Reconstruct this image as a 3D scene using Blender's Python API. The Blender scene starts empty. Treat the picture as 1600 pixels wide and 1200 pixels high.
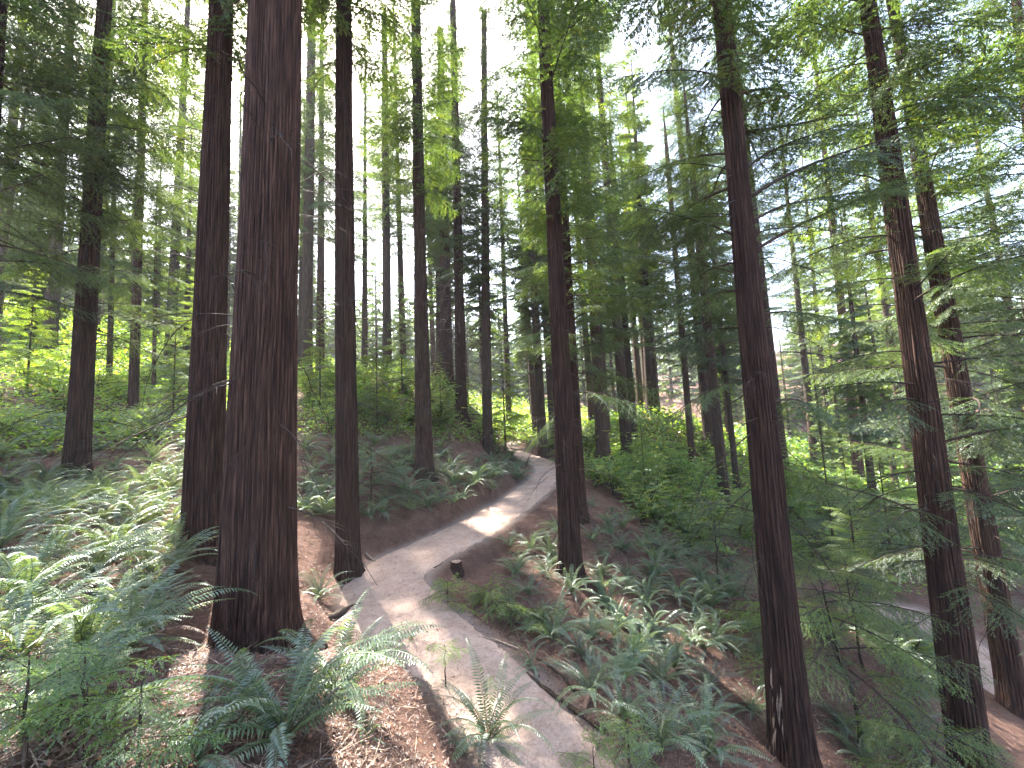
import bpy, math, random
import numpy as np
from mathutils import Matrix, Vector, Euler
SC = bpy.context.scene
COL = SC.collection
R = math.radians

# ------------------------------------------------------------------ camera, world, sun, exposure
F = 612.0                                   # focal length in pixels of a 1600 px wide frame
PITCH, ROLL = R(5.3), R(-2.6)
CAM_M = Matrix.Rotation(math.pi / 2 + PITCH, 4, 'X') @ Matrix.Rotation(ROLL, 4, 'Z')
cd = bpy.data.cameras.new('camera')
cam = bpy.data.objects.new('camera', cd)
COL.objects.link(cam)
cam.matrix_world = CAM_M
cd.sensor_width = 36.0
cd.lens = 36.0 * F / 1600.0
cd.clip_start, cd.clip_end = 0.05, 1500
SC.camera = cam

SUN_AZ, SUN_EL = R(-33), R(52)              # azimuth from +Y (ahead), negative to the left
w = bpy.data.worlds.new("World"); SC.world = w; w.use_nodes = True
nt = w.node_tree; nt.nodes.clear()
sky = nt.nodes.new('ShaderNodeTexSky'); sky.sky_type = 'NISHITA'; sky.sun_disc = False
sky.sun_elevation = SUN_EL; sky.sun_rotation = SUN_AZ
sky.dust_density = 3.0; sky.air_density = 1.0
bg = nt.nodes.new('ShaderNodeBackground'); bg.inputs['Strength'].default_value = 0.11
ow = nt.nodes.new('ShaderNodeOutputWorld')
nt.links.new(sky.outputs[0], bg.inputs[0]); nt.links.new(bg.outputs[0], ow.inputs[0])
sl = bpy.data.lights.new('sun', 'SUN'); sl.energy = 4.0; sl.angle = R(0.53); sl.color = (1.0, 0.93, 0.82)
so = bpy.data.objects.new('sun', sl); COL.objects.link(so)
sdir = Vector((math.sin(SUN_AZ) * math.cos(SUN_EL), math.cos(SUN_AZ) * math.cos(SUN_EL), math.sin(SUN_EL)))
so.rotation_euler = sdir.to_track_quat('Z', 'Y').to_euler()
so.location = sdir * 60
SC.view_settings.view_transform = 'Standard'; SC.view_settings.look = 'None'
SC.view_settings.gamma = 1.0; SC.view_settings.exposure = 3.2
SC.render.engine = 'CYCLES'
cy = SC.cycles
cy.use_denoising = True
cy.max_bounces = 7; cy.diffuse_bounces = 4; cy.glossy_bounces = 2; cy.transmission_bounces = 5
cy.transparent_max_bounces = 4; cy.volume_bounces = 1
cy.caustics_reflective = False; cy.caustics_refractive = False
cy.sample_clamp_indirect = 6.0
cy.use_adaptive_sampling = True; cy.adaptive_threshold = 0.02

# ------------------------------------------------------------------ pixels of the 1600x1200 frame <-> world
CM = np.array(CAM_M.to_3x3())
def ray(px, py):
    d = CM @ np.array([(px - 800.0) / F, (600.0 - py) / F, -1.0])
    return d / np.linalg.norm(d)
def at_y(px, py, Y):
    d = ray(px, py); return d * (Y / d[1])
def at_z(px, py, z):
    d = ray(px, py); return d * (z / d[2])
def project(p):
    q = CM.T @ np.asarray(p, float)
    return 800 + F * q[0] / -q[2], 600 - F * q[1] / -q[2]

# ------------------------------------------------------------------ noise
def vnoise(seed):
    rs = np.random.RandomState(seed); T = rs.rand(64, 64)
    def f(x, y):
        x = np.asarray(x, float); y = np.asarray(y, float)
        xi = np.floor(x).astype(int); yi = np.floor(y).astype(int); fx = x - xi; fy = y - yi
        fx = fx * fx * (3 - 2 * fx); fy = fy * fy * (3 - 2 * fy)
        a = T[xi % 64, yi % 64]; b = T[(xi + 1) % 64, yi % 64]; c = T[xi % 64, (yi + 1) % 64]; d = T[(xi + 1) % 64, (yi + 1) % 64]
        return (a * (1 - fx) + b * fx) * (1 - fy) + (c * (1 - fx) + d * fx) * fy
    return f
N1, N2, N3 = vnoise(1), vnoise(2), vnoise(3)
def smooth(a, b, x):
    t = np.clip((x - a) / (b - a), 0, 1); return t * t * (3 - 2 * t)

# ------------------------------------------------------------------ trails (centre lines in world space)
TRAIL = np.array([at_z(*p) for p in [
    (1010, 1400, -3.45), (930, 1290, -3.4), (862, 1195, -3.32), (800, 1115, -3.25), (735, 1045, -3.2), (668, 990, -3.15), (618, 945, -3.1),
    (600, 908, -3.05), (630, 880, -3.0), (690, 850, -2.95), (745, 822, -2.9), (795, 792, -2.82), (832, 765, -2.72), (848, 748, -2.62)]]
    + [np.array(p) for p in [(1.6, 18.9, -2.45), (1.3, 21.5, -2.3), (0.2, 24.5, -2.1), (-0.5, 28, -1.9), (0.0, 33, -1.8)]])
TRAIL_W = np.interp(np.arange(len(TRAIL)), [0, 4, 6, 8, 12, 18], [.54, .56, .78, .84, .72, .6])
LOWER = np.array([(7.0, 13.6, -6.35)] + [tuple(at_z(*p)) for p in [(1405, 955, -6.5), (1480, 990, -6.65), (1545, 1045, -6.75), (1610, 1110, -6.9)]] + [(12.4, 6.3, -7.0), (14.4, 4.6, -7.1), (17, 3.0, -7.2)])
LOWER_W = np.full(len(LOWER), .5)
def dense(P, W, step=.12):
    # Catmull-Rom resample
    out, ow_ = [], []
    for i in range(len(P) - 1):
        p0 = P[max(i - 1, 0)]; p1 = P[i]; p2 = P[i + 1]; p3 = P[min(i + 2, len(P) - 1)]
        n = max(2, int(np.linalg.norm(p2 - p1) / step))
        for k in range(n):
            t = k / n
            out.append(.5 * ((2 * p1) + (-p0 + p2) * t + (2 * p0 - 5 * p1 + 4 * p2 - p3) * t * t + (-p0 + 3 * p1 - 3 * p2 + p3) * t ** 3))
            ow_.append(W[i] * (1 - t) + W[i + 1] * t)
    return np.array(out), np.array(ow_)
TR, TRW = dense(TRAIL, TRAIL_W); LO, LOW = dense(LOWER, LOWER_W)

# ------------------------------------------------------------------ trees of the photograph: base pixel, Y, top pixel (where the trunk meets y), trunk widths [(py, px width)]
HERO = [
 # name,        base,         Y,    top,        widths,                                   height, kind
 ('A', (-70, 800),   7.5, (-12, 0),   [(0, 52), (400, 66), (800, 84)], 26),
 ('B', (120, 738),   9.5, (164, 0),   [(0, 25), (400, 34), (700, 44)], 25),
 ('C', (208, 640),  15.0, (228, 0),   [(0, 11), (300, 15), (600, 19)], 24),
 ('D', (316, 872),   6.8, (346, 0),   [(0, 38), (400, 51), (800, 68)], 27),
 ('E', (405, 1025),  4.9, (432, 0),   [(0, 84), (400, 97), (800, 120), (950, 128)], 30),
 ('F', (545, 888),   8.4, (539, 0),   [(0, 24), (400, 31), (850, 38)], 26),
 ('G', (605, 580),  26.0, (600, 0),   [(0, 8), (300, 12), (560, 15)], 30),
 ('H', (662, 742),  13.3, (650, 0),   [(0, 14), (400, 19), (720, 28)], 24),
 ('I', (698, 600),  25.0, (686, 0),   [(0, 9), (300, 15), (590, 21)], 32),
 ('J', (721, 655),  20.0, (708, 0),   [(0, 9), (300, 13), (640, 18)], 28),
 ('K', (762, 707),  20.0, (756, 0),   [(0, 8), (400, 13), (690, 16)], 27),
 ('L', (849, 712),  25.0, (818, 150), [(150, 6), (400, 11), (690, 16)], 25),
 ('M', (893, 892),   9.0, (848, 0),   [(0, 18), (400, 27), (850, 36)], 24),
 ('N', (908, 812),  11.6, (862, 0),   [(0, 12), (400, 15), (800, 20)], 24),
 ('O', (943, 722),  20.0, (914, 250), [(250, 14), (500, 18), (700, 22)], 26),
 ('P', (990, 692),  26.0, (958, 280), [(280, 11), (500, 13), (690, 16)], 27),
 ('Q', (1024, 640), 30.0, (1000, 330), [(330, 8), (600, 11)], 27),
 ('Rr', (1082, 722), 24.0, (1043, 250), [(250, 8), (700, 12)], 25),
 ('S', (1134, 800), 17.0, (1090, 350), [(350, 14), (780, 19)], 24),
 ('T', (1242, 1192), 5.5, (1128, 0),  [(0, 27), (400, 44), (850, 62), (1100, 78)], 22),
 ('U', (1528, 1262), 6.8, (1354, 0),  [(0, 26), (400, 45), (850, 64), (1150, 78)], 25),
 ('V', (1588, 1112), 8.6, (1394, 0),  [(0, 17), (500, 37), (900, 50)], 26),
 ('W', (1700, 1050), 9.5, (1586, 0),  [(0, 17), (500, 38)], 24),
 ('X', (1152, 765), 21.0, (1122, 480), [(480, 8), (750, 11)], 22),
 ('Y', (170, 600),  19.0, (178, 300), [(300, 8), (600, 11)], 16),
 ('Z', (240, 610),  20.0, (243, 420), [(420, 6), (600, 8)], 13),
 ('AA', (478, 590), 24.0, (486, 60),  [(60, 14), (570, 20)], 28),
 ('AB', (-20, 560), 20.0, (38, 180),  [(180, 7), (500, 11)], 20),
]
# ------------------------------------------------------------------ terrain height
CP = [tuple(at_y(*h[1], h[2])) for h in HERO]
CP += [tuple(at_y(*p)) for p in [
    (430, 1130, 2.6), (600, 1150, 3.2), (690, 1090, 4.2), (610, 1030, 4.7), (200, 1150, 2.2), (60, 1000, 3.2), (150, 850, 6.0), (30, 800, 6.0),
    (270, 900, 5.7), (50, 650, 13), (60, 575, 21), (400, 650, 14), (500, 775, 10.5), (470, 845, 8.4), (610, 790, 11.3), (720, 745, 14.5),
    (850, 872, 10.0), (800, 955, 7.2), (900, 1000, 6.8), (1000, 950, 8.5), (1050, 1120, 5.0), (950, 1122, 4.4), (1130, 1000, 7.5), (1100, 880, 11),
    (1300, 1000, 8.5), (1000, 800, 15), (1250, 800, 20), (1400, 1150, 7.4), (1450, 800, 20), (1090, 1210, 4.2)]]
CP += [tuple(p) for p in TRAIL[::2]] + [tuple(p) for p in LOWER[1::2]]
CP += [(0, 0, -1.62), (-2.2, 0, -1.1), (2.2, 0, -2.6), (5, 0, -4.6), (0, -4, -.9), (-8, 0, .6), (-20, 0, 5), (-45, 10, 14), (12, -2, -7.2), (30, -5, -11),
       (-60, 60, 17), (-25, 60, 9), (0, 60, 1.5), (30, 45, -7), (28, 20, -8.5), (60, 60, -2), (90, 30, 2), (60, 15, -8), (120, 100, 22), (60, 110, 12), (0, 120, 8), (-100, 100, 26), (-100, 0, 24), (0, -60, -3), (90, -60, -10)]
CP = np.array(CP, float)
def phi(r): return np.sqrt(r * r + .8)
n_ = len(CP); D_ = np.linalg.norm(CP[:, None, :2] - CP[None, :, :2], axis=2)
A_ = np.zeros((n_ + 3, n_ + 3)); A_[:n_, :n_] = phi(D_) - np.eye(n_) * .03
A_[:n_, n_] = 1; A_[:n_, n_ + 1:n_ + 3] = CP[:, :2]; A_[n_, :n_] = 1; A_[n_ + 1:n_ + 3, :n_] = CP[:, :2].T
W_ = np.linalg.solve(A_, np.r_[CP[:, 2], 0, 0, 0])
def near_path(x, y, P):
    best = np.full(x.shape, 1e9); idx = np.zeros(x.shape, int)
    for i in range(0, len(P), 2):
        d = (x - P[i, 0]) ** 2 + (y - P[i, 1]) ** 2; m = d < best
        best[m] = d[m]; idx[m] = i
    return np.sqrt(best), idx
def ground(x, y, micro=True):
    x = np.atleast_1d(np.asarray(x, float)); y = np.atleast_1d(np.asarray(y, float))
    h = np.full(x.shape, W_[n_]) + W_[n_ + 1] * x + W_[n_ + 2] * y
    for i in range(n_):
        h += W_[i] * phi(np.hypot(x - CP[i, 0], y - CP[i, 1]))
    rr = np.hypot(x, y)
    h = h * (1 - smooth(130, 220, rr)) + 14 * smooth(130, 220, rr)
    if micro:
        h = h + .16 * (N1(x * .9, y * .9) - .5) + .07 * (N2(x * 2.7, y * 2.7) - .5) + .03 * (N3(x * 8, y * 8) - .5)
    for P, Wd, pad in ((TR, TRW, .5), (LO, LOW, .6)):
        near = (x > P[:, 0].min() - 3) & (x < P[:, 0].max() + 3) & (y > P[:, 1].min() - 3) & (y < P[:, 1].max() + 3)
        if near.any():
            d, ix = near_path(x[near], y[near], P); hw = Wd[ix]
            k = 1 - smooth(hw * 1.12, hw * 1.12 + pad, d)
            hz = h[near]; h[near] = hz * (1 - k) + k * (P[ix, 2] - .04 * (1 - smooth(hw * .8, hw * 1.06, d)) + (.035 * (N3(x[near] * 5, y[near] * 5) - .5) + .02 * (N2(x[near] * 17, y[near] * 17) - .5) if micro else 0))
    return h
def G(x, y): return float(ground(x, y)[0])
_cx = np.concatenate([np.arange(-60, -12, .5), np.arange(-12, 16, .1), np.arange(16, 80, .5)]); _cy = np.concatenate([np.arange(.5, 16, .1), np.arange(16, 80, .5)])
_CX, _CY = np.meshgrid(_cx, _cy); _CG = ground(_CX.ravel(), _CY.ravel()).reshape(_CX.shape)
def gfast(x, y):
    i = np.clip(np.searchsorted(_cx, x) - 1, 0, len(_cx) - 2); j = np.clip(np.searchsorted(_cy, y) - 1, 0, len(_cy) - 2)
    fx = np.clip((x - _cx[i]) / (_cx[i + 1] - _cx[i]), 0, 1); fy = np.clip((y - _cy[j]) / (_cy[j + 1] - _cy[j]), 0, 1)
    return (_CG[j, i] * (1 - fx) + _CG[j, i + 1] * fx) * (1 - fy) + (_CG[j + 1, i] * (1 - fx) + _CG[j + 1, i + 1] * fx) * fy
def hit(px, py, tmax=70):
    d = ray(px, py); ts = np.concatenate([np.arange(1, 20, .08), np.arange(20, tmax, .4)])
    z = gfast(d[0] * ts, d[1] * ts); b = np.nonzero(d[2] * ts < z)[0]
    if len(b) == 0: return None
    i = b[0]; t = ts[i]
    return np.array([d[0] * t, d[1] * t, z[i]])

# ------------------------------------------------------------------ materials
def mat(name, build):
    m = bpy.data.materials.new(name); m.use_nodes = True; t = m.node_tree; t.nodes.clear()
    out = t.nodes.new('ShaderNodeOutputMaterial')
    def nd(kind, **kw):
        n = t.nodes.new('ShaderNode' + kind)
        for k, v in kw.items():
            if k.startswith('i_'):
                key = k[2:].replace('_', ' ')
                n.inputs[int(key) if key.isdigit() else key].default_value = v
            else: setattr(n, k, v)
        return n
    def ln(a, b): t.links.new(a, b)
    s = build(nd, ln); ln(s, out.inputs[0])
    m.cycles.use_transparent_shadow = False
    return m
def ramp(nd, ln, fac, stops):
    r = nd('ValToRGB'); e = r.color_ramp.elements
    while len(e) > 1: e.remove(e[-1])
    e[0].position = stops[0][0]; e[0].color = (*stops[0][1], 1)
    for p, c in stops[1:]:
        q = e.new(p); q.color = (*c, 1)
    ln(fac, r.inputs[0]); return r.outputs[0]
def leaf_mat(name, dark, light, trans, tmix=.42, gloss=.10, rough=.42, objvar=.35):
    def b(nd, ln):
        at = nd('Attribute', attribute_name='v'); oi = nd('ObjectInfo')
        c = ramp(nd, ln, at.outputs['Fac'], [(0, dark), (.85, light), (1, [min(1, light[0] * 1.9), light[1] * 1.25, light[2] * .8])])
        hs = nd('HueSaturation'); ln(c, hs.inputs['Color'])
        mr = nd('MapRange', i_3=1 - objvar, i_4=1 + objvar); ln(oi.outputs['Random'], mr.inputs[0]); ln(mr.outputs[0], hs.inputs['Value'])
        tc = nd('MixRGB', blend_type='MULTIPLY', i_Fac=1.0, i_Color2=(*trans, 1)); ln(hs.outputs[0], tc.inputs['Color1'])
        df = nd('BsdfDiffuse'); ln(hs.outputs[0], df.inputs['Color'])
        tr = nd('BsdfTranslucent'); ln(tc.outputs[0], tr.inputs['Color'])
        mx = nd('MixShader', i_Fac=tmix); ln(df.outputs[0], mx.inputs[1]); ln(tr.outputs[0], mx.inputs[2])
        gl = nd('BsdfGlossy', i_Roughness=rough, i_Color=(.9, .95, 1, 1))
        m2 = nd('MixShader', i_Fac=gloss); ln(mx.outputs[0], m2.inputs[1]); ln(gl.outputs[0], m2.inputs[2])
        return m2.outputs[0]
    return mat(name, b)
T3 = (2.6, 2.3, 1.1)
M_NEEDLE = leaf_mat('needle_green', (.026, .054, .018), (.06, .104, .03), (3.0, 2.6, .95), .44, .06, .5)
M_NEEDLE_L = leaf_mat('needle_light', (.05, .10, .022), (.11, .19, .035), (3.4, 2.7, .7), .52, .05, .5)  # lighter, yellower needles; on background crowns the tone stands in for sunlight
M_FERN = leaf_mat('fern_green', (.045, .085, .036), (.12, .18, .075), (2.2, 2.0, 1.0), .36, .09, .42)
M_SHRUB = leaf_mat('shrub_green', (.06, .125, .026), (.13, .225, .045), (3.0, 2.6, .9), .52, .06, .42)
M_DRY = leaf_mat('dry_brown', (.11, .062, .045), (.24, .15, .105), (1.2, 1.1, .9), .25, .05, .5)
M_CHIP = leaf_mat('bark_chip', (.03, .016, .011), (.14, .08, .055), (1.2, 1.1, .9), .1, .04, .6)
def bark(name, dark, mid, light, sc=1.0, moss=0.0, bump=.9):
    def b(nd, ln):
        tc = nd('TexCoord'); oi = nd('ObjectInfo')
        mp = nd('Mapping'); mp.inputs['Scale'].default_value = (34 * sc, 34 * sc, 1.3 * sc); ln(tc.outputs['Object'], mp.inputs['Vector'])
        n1 = nd('TexNoise', i_Scale=1.0, i_Detail=8.0, i_Roughness=.6, i_Distortion=.35); ln(mp.outputs[0], n1.inputs['Vector'])
        mp2 = nd('Mapping'); mp2.inputs['Scale'].default_value = (75 * sc, 75 * sc, 3.2 * sc); ln(tc.outputs['Object'], mp2.inputs['Vector'])
        n2 = nd('TexNoise', i_Scale=1.0, i_Detail=4.0); ln(mp2.outputs[0], n2.inputs['Vector'])
        n3 = nd('TexNoise', i_Scale=1.1, i_Detail=3.0); ln(tc.outputs['Object'], n3.inputs['Vector'])
        c = ramp(nd, ln, n1.outputs['Fac'], [(.32, dark), (.5, mid), (.7, light)])
        f = ramp(nd, ln, n2.outputs['Fac'], [(.3, (.45, .45, .45)), (.7, (1.35, 1.3, 1.3))])
        m = nd('MixRGB', blend_type='MULTIPLY', i_Fac=1.0); ln(c, m.inputs['Color1']); ln(f, m.inputs['Color2'])
        mo = ramp(nd, ln, n3.outputs['Fac'], [(.45, (0, 0, 0)), (.75, (moss, moss, moss))])
        m3 = nd('MixRGB', i_Color2=(.045, .05, .025, 1)); ln(mo, m3.inputs['Fac']); ln(m.outputs[0], m3.inputs['Color1'])
        hs = nd('HueSaturation'); ln(m3.outputs[0], hs.inputs['Color'])
        mr = nd('MapRange', i_3=.75, i_4=1.25); ln(oi.outputs['Random'], mr.inputs[0]); ln(mr.outputs[0], hs.inputs['Value'])
        add = nd('MixRGB', blend_type='ADD', i_Fac=.5); ln(n1.outputs['Fac'], add.inputs['Color1']); ln(n2.outputs['Fac'], add.inputs['Color2'])
        bu = nd('Bump', i_Strength=bump, i_Distance=.05); ln(add.outputs[0], bu.inputs['Height'])
        p = nd('BsdfPrincipled', i_Roughness=.88); p.inputs['Specular IOR Level'].default_value = .25
        ln(hs.outputs[0], p.inputs['Base Color']); ln(bu.outputs[0], p.inputs['Normal'])
        return p.outputs[0]
    return mat(name, b)
M_BARK = bark('redwood_bark', (.011, .0055, .004), (.050, .027, .019), (.118, .068, .048))
M_BARK2 = bark('redwood_bark_dull', (.018, .012, .009), (.062, .039, .029), (.13, .088, .066), 1.3, .5)
M_TWIG = bark('twig_bark', (.02, .014, .011), (.05, .036, .028), (.12, .09, .07), 2.5, 0, .3)
M_PALE = bark('pale_dead_wood', (.12, .09, .07), (.26, .2, .15), (.45, .36, .28), 2.0, 0, .3)
def m_ground(nd, ln):
    tc = nd('TexCoord'); du = nd('Attribute', attribute_name='dust')
    n1 = nd('TexNoise', i_Scale=2.2, i_Detail=8.0, i_Roughness=.7); ln(tc.outputs['Object'], n1.inputs['Vector'])
    n2 = nd('TexNoise', i_Scale=34.0, i_Detail=7.0, i_Roughness=.78, i_Distortion=2.6); ln(tc.outputs['Object'], n2.inputs['Vector'])
    n4 = nd('TexVoronoi', i_Scale=60.0, feature='F1'); ln(tc.outputs['Object'], n4.inputs['Vector'])
    c = ramp(nd, ln, n2.outputs['Fac'], [(.28, (.02, .012, .010)), (.42, (.10, .06, .048)), (.56, (.20, .125, .10)), (.76, (.34, .23, .185))])
    c1 = ramp(nd, ln, n1.outputs['Fac'], [(.3, (.55, .5, .5)), (.7, (1.3, 1.25, 1.2))])
    m = nd('MixRGB', blend_type='MULTIPLY', i_Fac=1.0); ln(c, m.inputs['Color1']); ln(c1, m.inputs['Color2'])
    dd = ramp(nd, ln, n2.outputs['Fac'], [(.25, (.17, .13, .11)), (.5, (.27, .215, .185)), (.75, (.36, .30, .26))])
    m2 = nd('MixRGB'); ln(du.outputs['Fac'], m2.inputs['Fac']); ln(m.outputs[0], m2.inputs['Color1']); ln(dd, m2.inputs['Color2'])
    bu = nd('Bump', i_Strength=1.0, i_Distance=.035); ln(n2.outputs['Fac'], bu.inputs['Height'])
    p = nd('BsdfPrincipled', i_Roughness=.95); p.inputs['Specular IOR Level'].default_value = .15
    ln(m2.outputs[0], p.inputs['Base Color']); ln(bu.outputs[0], p.inputs['Normal']); return p.outputs[0]
M_GROUND = mat('forest_soil', m_ground)
def m_trail(nd, ln):
    tc = nd('TexCoord')
    n1 = nd('TexNoise', i_Scale=1.6, i_Detail=9.0, i_Roughness=.7); ln(tc.outputs['Object'], n1.inputs['Vector'])
    n2 = nd('TexNoise', i_Scale=38.0, i_Detail=6.0, i_Roughness=.75); ln(tc.outputs['Object'], n2.inputs['Vector'])
    n3 = nd('TexNoise', i_Scale=9.0, i_Detail=4.0, i_Distortion=1.0); ln(tc.outputs['Object'], n3.inputs['Vector'])
    c = ramp(nd, ln, n1.outputs['Fac'], [(.3, (.29, .205, .17)), (.55, (.40, .30, .245)), (.75, (.47, .365, .315))])
    c2 = ramp(nd, ln, n2.outputs['Fac'], [(.3, (.6, .57, .55)), (.5, (1, 1, 1)), (.8, (1.15, 1.15, 1.15))])
    c3 = ramp(nd, ln, n3.outputs['Fac'], [(.3, (.78, .75, .73)), (.55, (1, 1, 1))])
    m = nd('MixRGB', blend_type='MULTIPLY', i_Fac=1.0); ln(c, m.inputs['Color1']); ln(c2, m.inputs['Color2'])
    m2 = nd('MixRGB', blend_type='MULTIPLY', i_Fac=1.0); ln(m.outputs[0], m2.inputs['Color1']); ln(c3, m2.inputs['Color2'])
    ad = nd('MixRGB', blend_type='ADD', i_Fac=.35); ln(n3.outputs['Fac'], ad.inputs['Color1']); ln(n2.outputs['Fac'], ad.inputs['Color2'])
    bu = nd('Bump', i_Strength=.55, i_Distance=.03); ln(ad.outputs[0], bu.inputs['Height'])
    p = nd('BsdfPrincipled', i_Roughness=.95); p.inputs['Specular IOR Level'].default_value = .15
    ln(m2.outputs[0], p.inputs['Base Color']); ln(bu.outputs[0], p.inputs['Normal']); return p.outputs[0]
M_TRAIL = mat('trail_dust', m_trail)
def m_cut(nd, ln):
    tc = nd('TexCoord'); wv = nd('TexWave', wave_type='RINGS', rings_direction='Z', i_Scale=9.0, i_Distortion=1.5, i_Detail=3.0); ln(tc.outputs['Object'], wv.inputs['Vector'])
    c = ramp(nd, ln, wv.outputs['Fac'], [(0, (.16, .10, .07)), (1, (.42, .31, .23))])
    p = nd('BsdfPrincipled', i_Roughness=.9); ln(c, p.inputs['Base Color']); return p.outputs[0]
M_CUT = mat('cut_wood', m_cut)

# ------------------------------------------------------------------ mesh helpers (all faces are quads)
class Buf:
    def __init__(s): s.v = []; s.f = []; s.m = []; s.a = []; s.n = 0
    def add(s, v, f, m=0, a=None):
        v = np.asarray(v, float).reshape(-1, 3); f = np.asarray(f, np.int64).reshape(-1, 4)
        if not len(f): return
        s.v.append(v); s.f.append(f + s.n); s.m.append(np.full(len(f), m, np.int32))
        s.a.append(np.full(len(f), .5) if a is None else np.asarray(a, float)); s.n += len(v)
    def pack(s):
        return (np.concatenate(s.v), np.concatenate(s.f), np.concatenate(s.m), np.concatenate(s.a))
def mesh_from(name, pack, mats, smooth_=False):
    v, f, m, a = pack
    me = bpy.data.meshes.new(name)
    me.vertices.add(len(v)); me.vertices.foreach_set('co', v.astype(np.float32).ravel())
    me.loops.add(len(f) * 4); me.loops.foreach_set('vertex_index', f.astype(np.int32).ravel())
    me.polygons.add(len(f)); me.polygons.foreach_set('loop_start', np.arange(0, len(f) * 4, 4, dtype=np.int32))
    me.polygons.foreach_set('material_index', m.astype(np.int32))
    at = me.attributes.new('v', 'FLOAT', 'FACE'); at.data.foreach_set('value', a.astype(np.float32))
    for x in mats: me.materials.append(x)
    me.polygons.foreach_set('use_smooth', np.full(len(f), smooth_, bool) if isinstance(smooth_, bool) else smooth_)
    me.update(calc_edges=True)
    return me
def tube(buf, pts, rad, sides=4, m=0, a=None, cap=False):
    pts = np.asarray(pts, float); rad = np.asarray(rad, float); n = len(pts)
    t = np.gradient(pts, axis=0); t /= np.linalg.norm(t, axis=1)[:, None] + 1e-9
    ref = np.array([0, 0, 1.0]) if abs(t[:, 2]).mean() < .8 else np.array([1.0, 0, 0])
    u = np.cross(t, ref); u /= np.linalg.norm(u, axis=1)[:, None] + 1e-9; w_ = np.cross(t, u)
    th = np.linspace(0, 2 * math.pi, sides, endpoint=False)
    ring = pts[:, None] + rad[:, None, None] * (np.cos(th)[None, :, None] * u[:, None] + np.sin(th)[None, :, None] * w_[:, None])
    i = np.arange(n - 1)[:, None]; j = np.arange(sides)[None]
    f = np.stack([i * sides + j, i * sides + (j + 1) % sides, (i + 1) * sides + (j + 1) % sides, (i + 1) * sides + j], -1).reshape(-1, 4)
    buf.add(ring.reshape(-1, 3), f, m)
    if cap and sides == 4: buf.add(ring[-1], [[0, 1, 2, 3]], m)
def leaves(buf, base, d, nrm, L, Wd, m=1, a=None, bend=.12):
    base = np.asarray(base, float); n = len(base)
    if n == 0: return
    d = d / (np.linalg.norm(d, axis=1)[:, None] + 1e-9); s = np.cross(d, nrm); s /= np.linalg.norm(s, axis=1)[:, None] + 1e-9
    up = np.cross(s, d); L = np.asarray(L)[:, None] * np.ones((n, 1)); Wd = np.asarray(Wd)[:, None] * np.ones((n, 1))
    v = np.stack([base, base + d * L * .45 + s * Wd * .5, base + d * L - up * L * bend, base + d * L * .45 - s * Wd * .5], 1)
    buf.add(v.reshape(-1, 3), np.arange(n * 4).reshape(n, 4), m, a)
def unit(v): return v / (np.linalg.norm(v, axis=-1, keepdims=True) + 1e-9)
def rotz(v, a):
    c, s = np.cos(a), np.sin(a); return np.stack([v[..., 0] * c - v[..., 1] * s, v[..., 0] * s + v[..., 1] * c, v[..., 2]], -1)

def leaf_row(buf, rs, p0, d, length, sp, ll, lw, droop=.15, m=1, tone=.5):
    """Two ranks of flat needles-like leaflets along a twig from p0."""
    n = max(2, int(length / sp)); t = (np.arange(n) + rs.rand(n) * .5) / n
    pos = p0 + d * (t * length)[:, None] + np.array([0, 0, -droop * length]) * (t ** 2)[:, None]
    dd = d + np.array([0, 0, -2 * droop]) * t[:, None]
    for sg in (-1, 1):
        ang = sg * (R(48) + rs.randn(n) * .18)
        ld = unit(rotz(dd, ang) + rs.randn(n, 3) * .10)
        nr = unit(np.array([0, 0, 1.0]) + rs.randn(n, 3) * .28)
        prof = np.clip(1.15 - .6 * t, .3, 1)
        leaves(buf, pos, ld, nr, ll * prof * (.8 + .4 * rs.rand(n)), np.full(n, lw), m, np.clip(tone + rs.randn(n) * .22, 0, 1))
    leaves(buf, pos[-1:], dd[-1:], np.array([[0, 0, 1.0]]), np.array([ll]), np.array([lw]), m, np.array([tone]))

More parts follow.
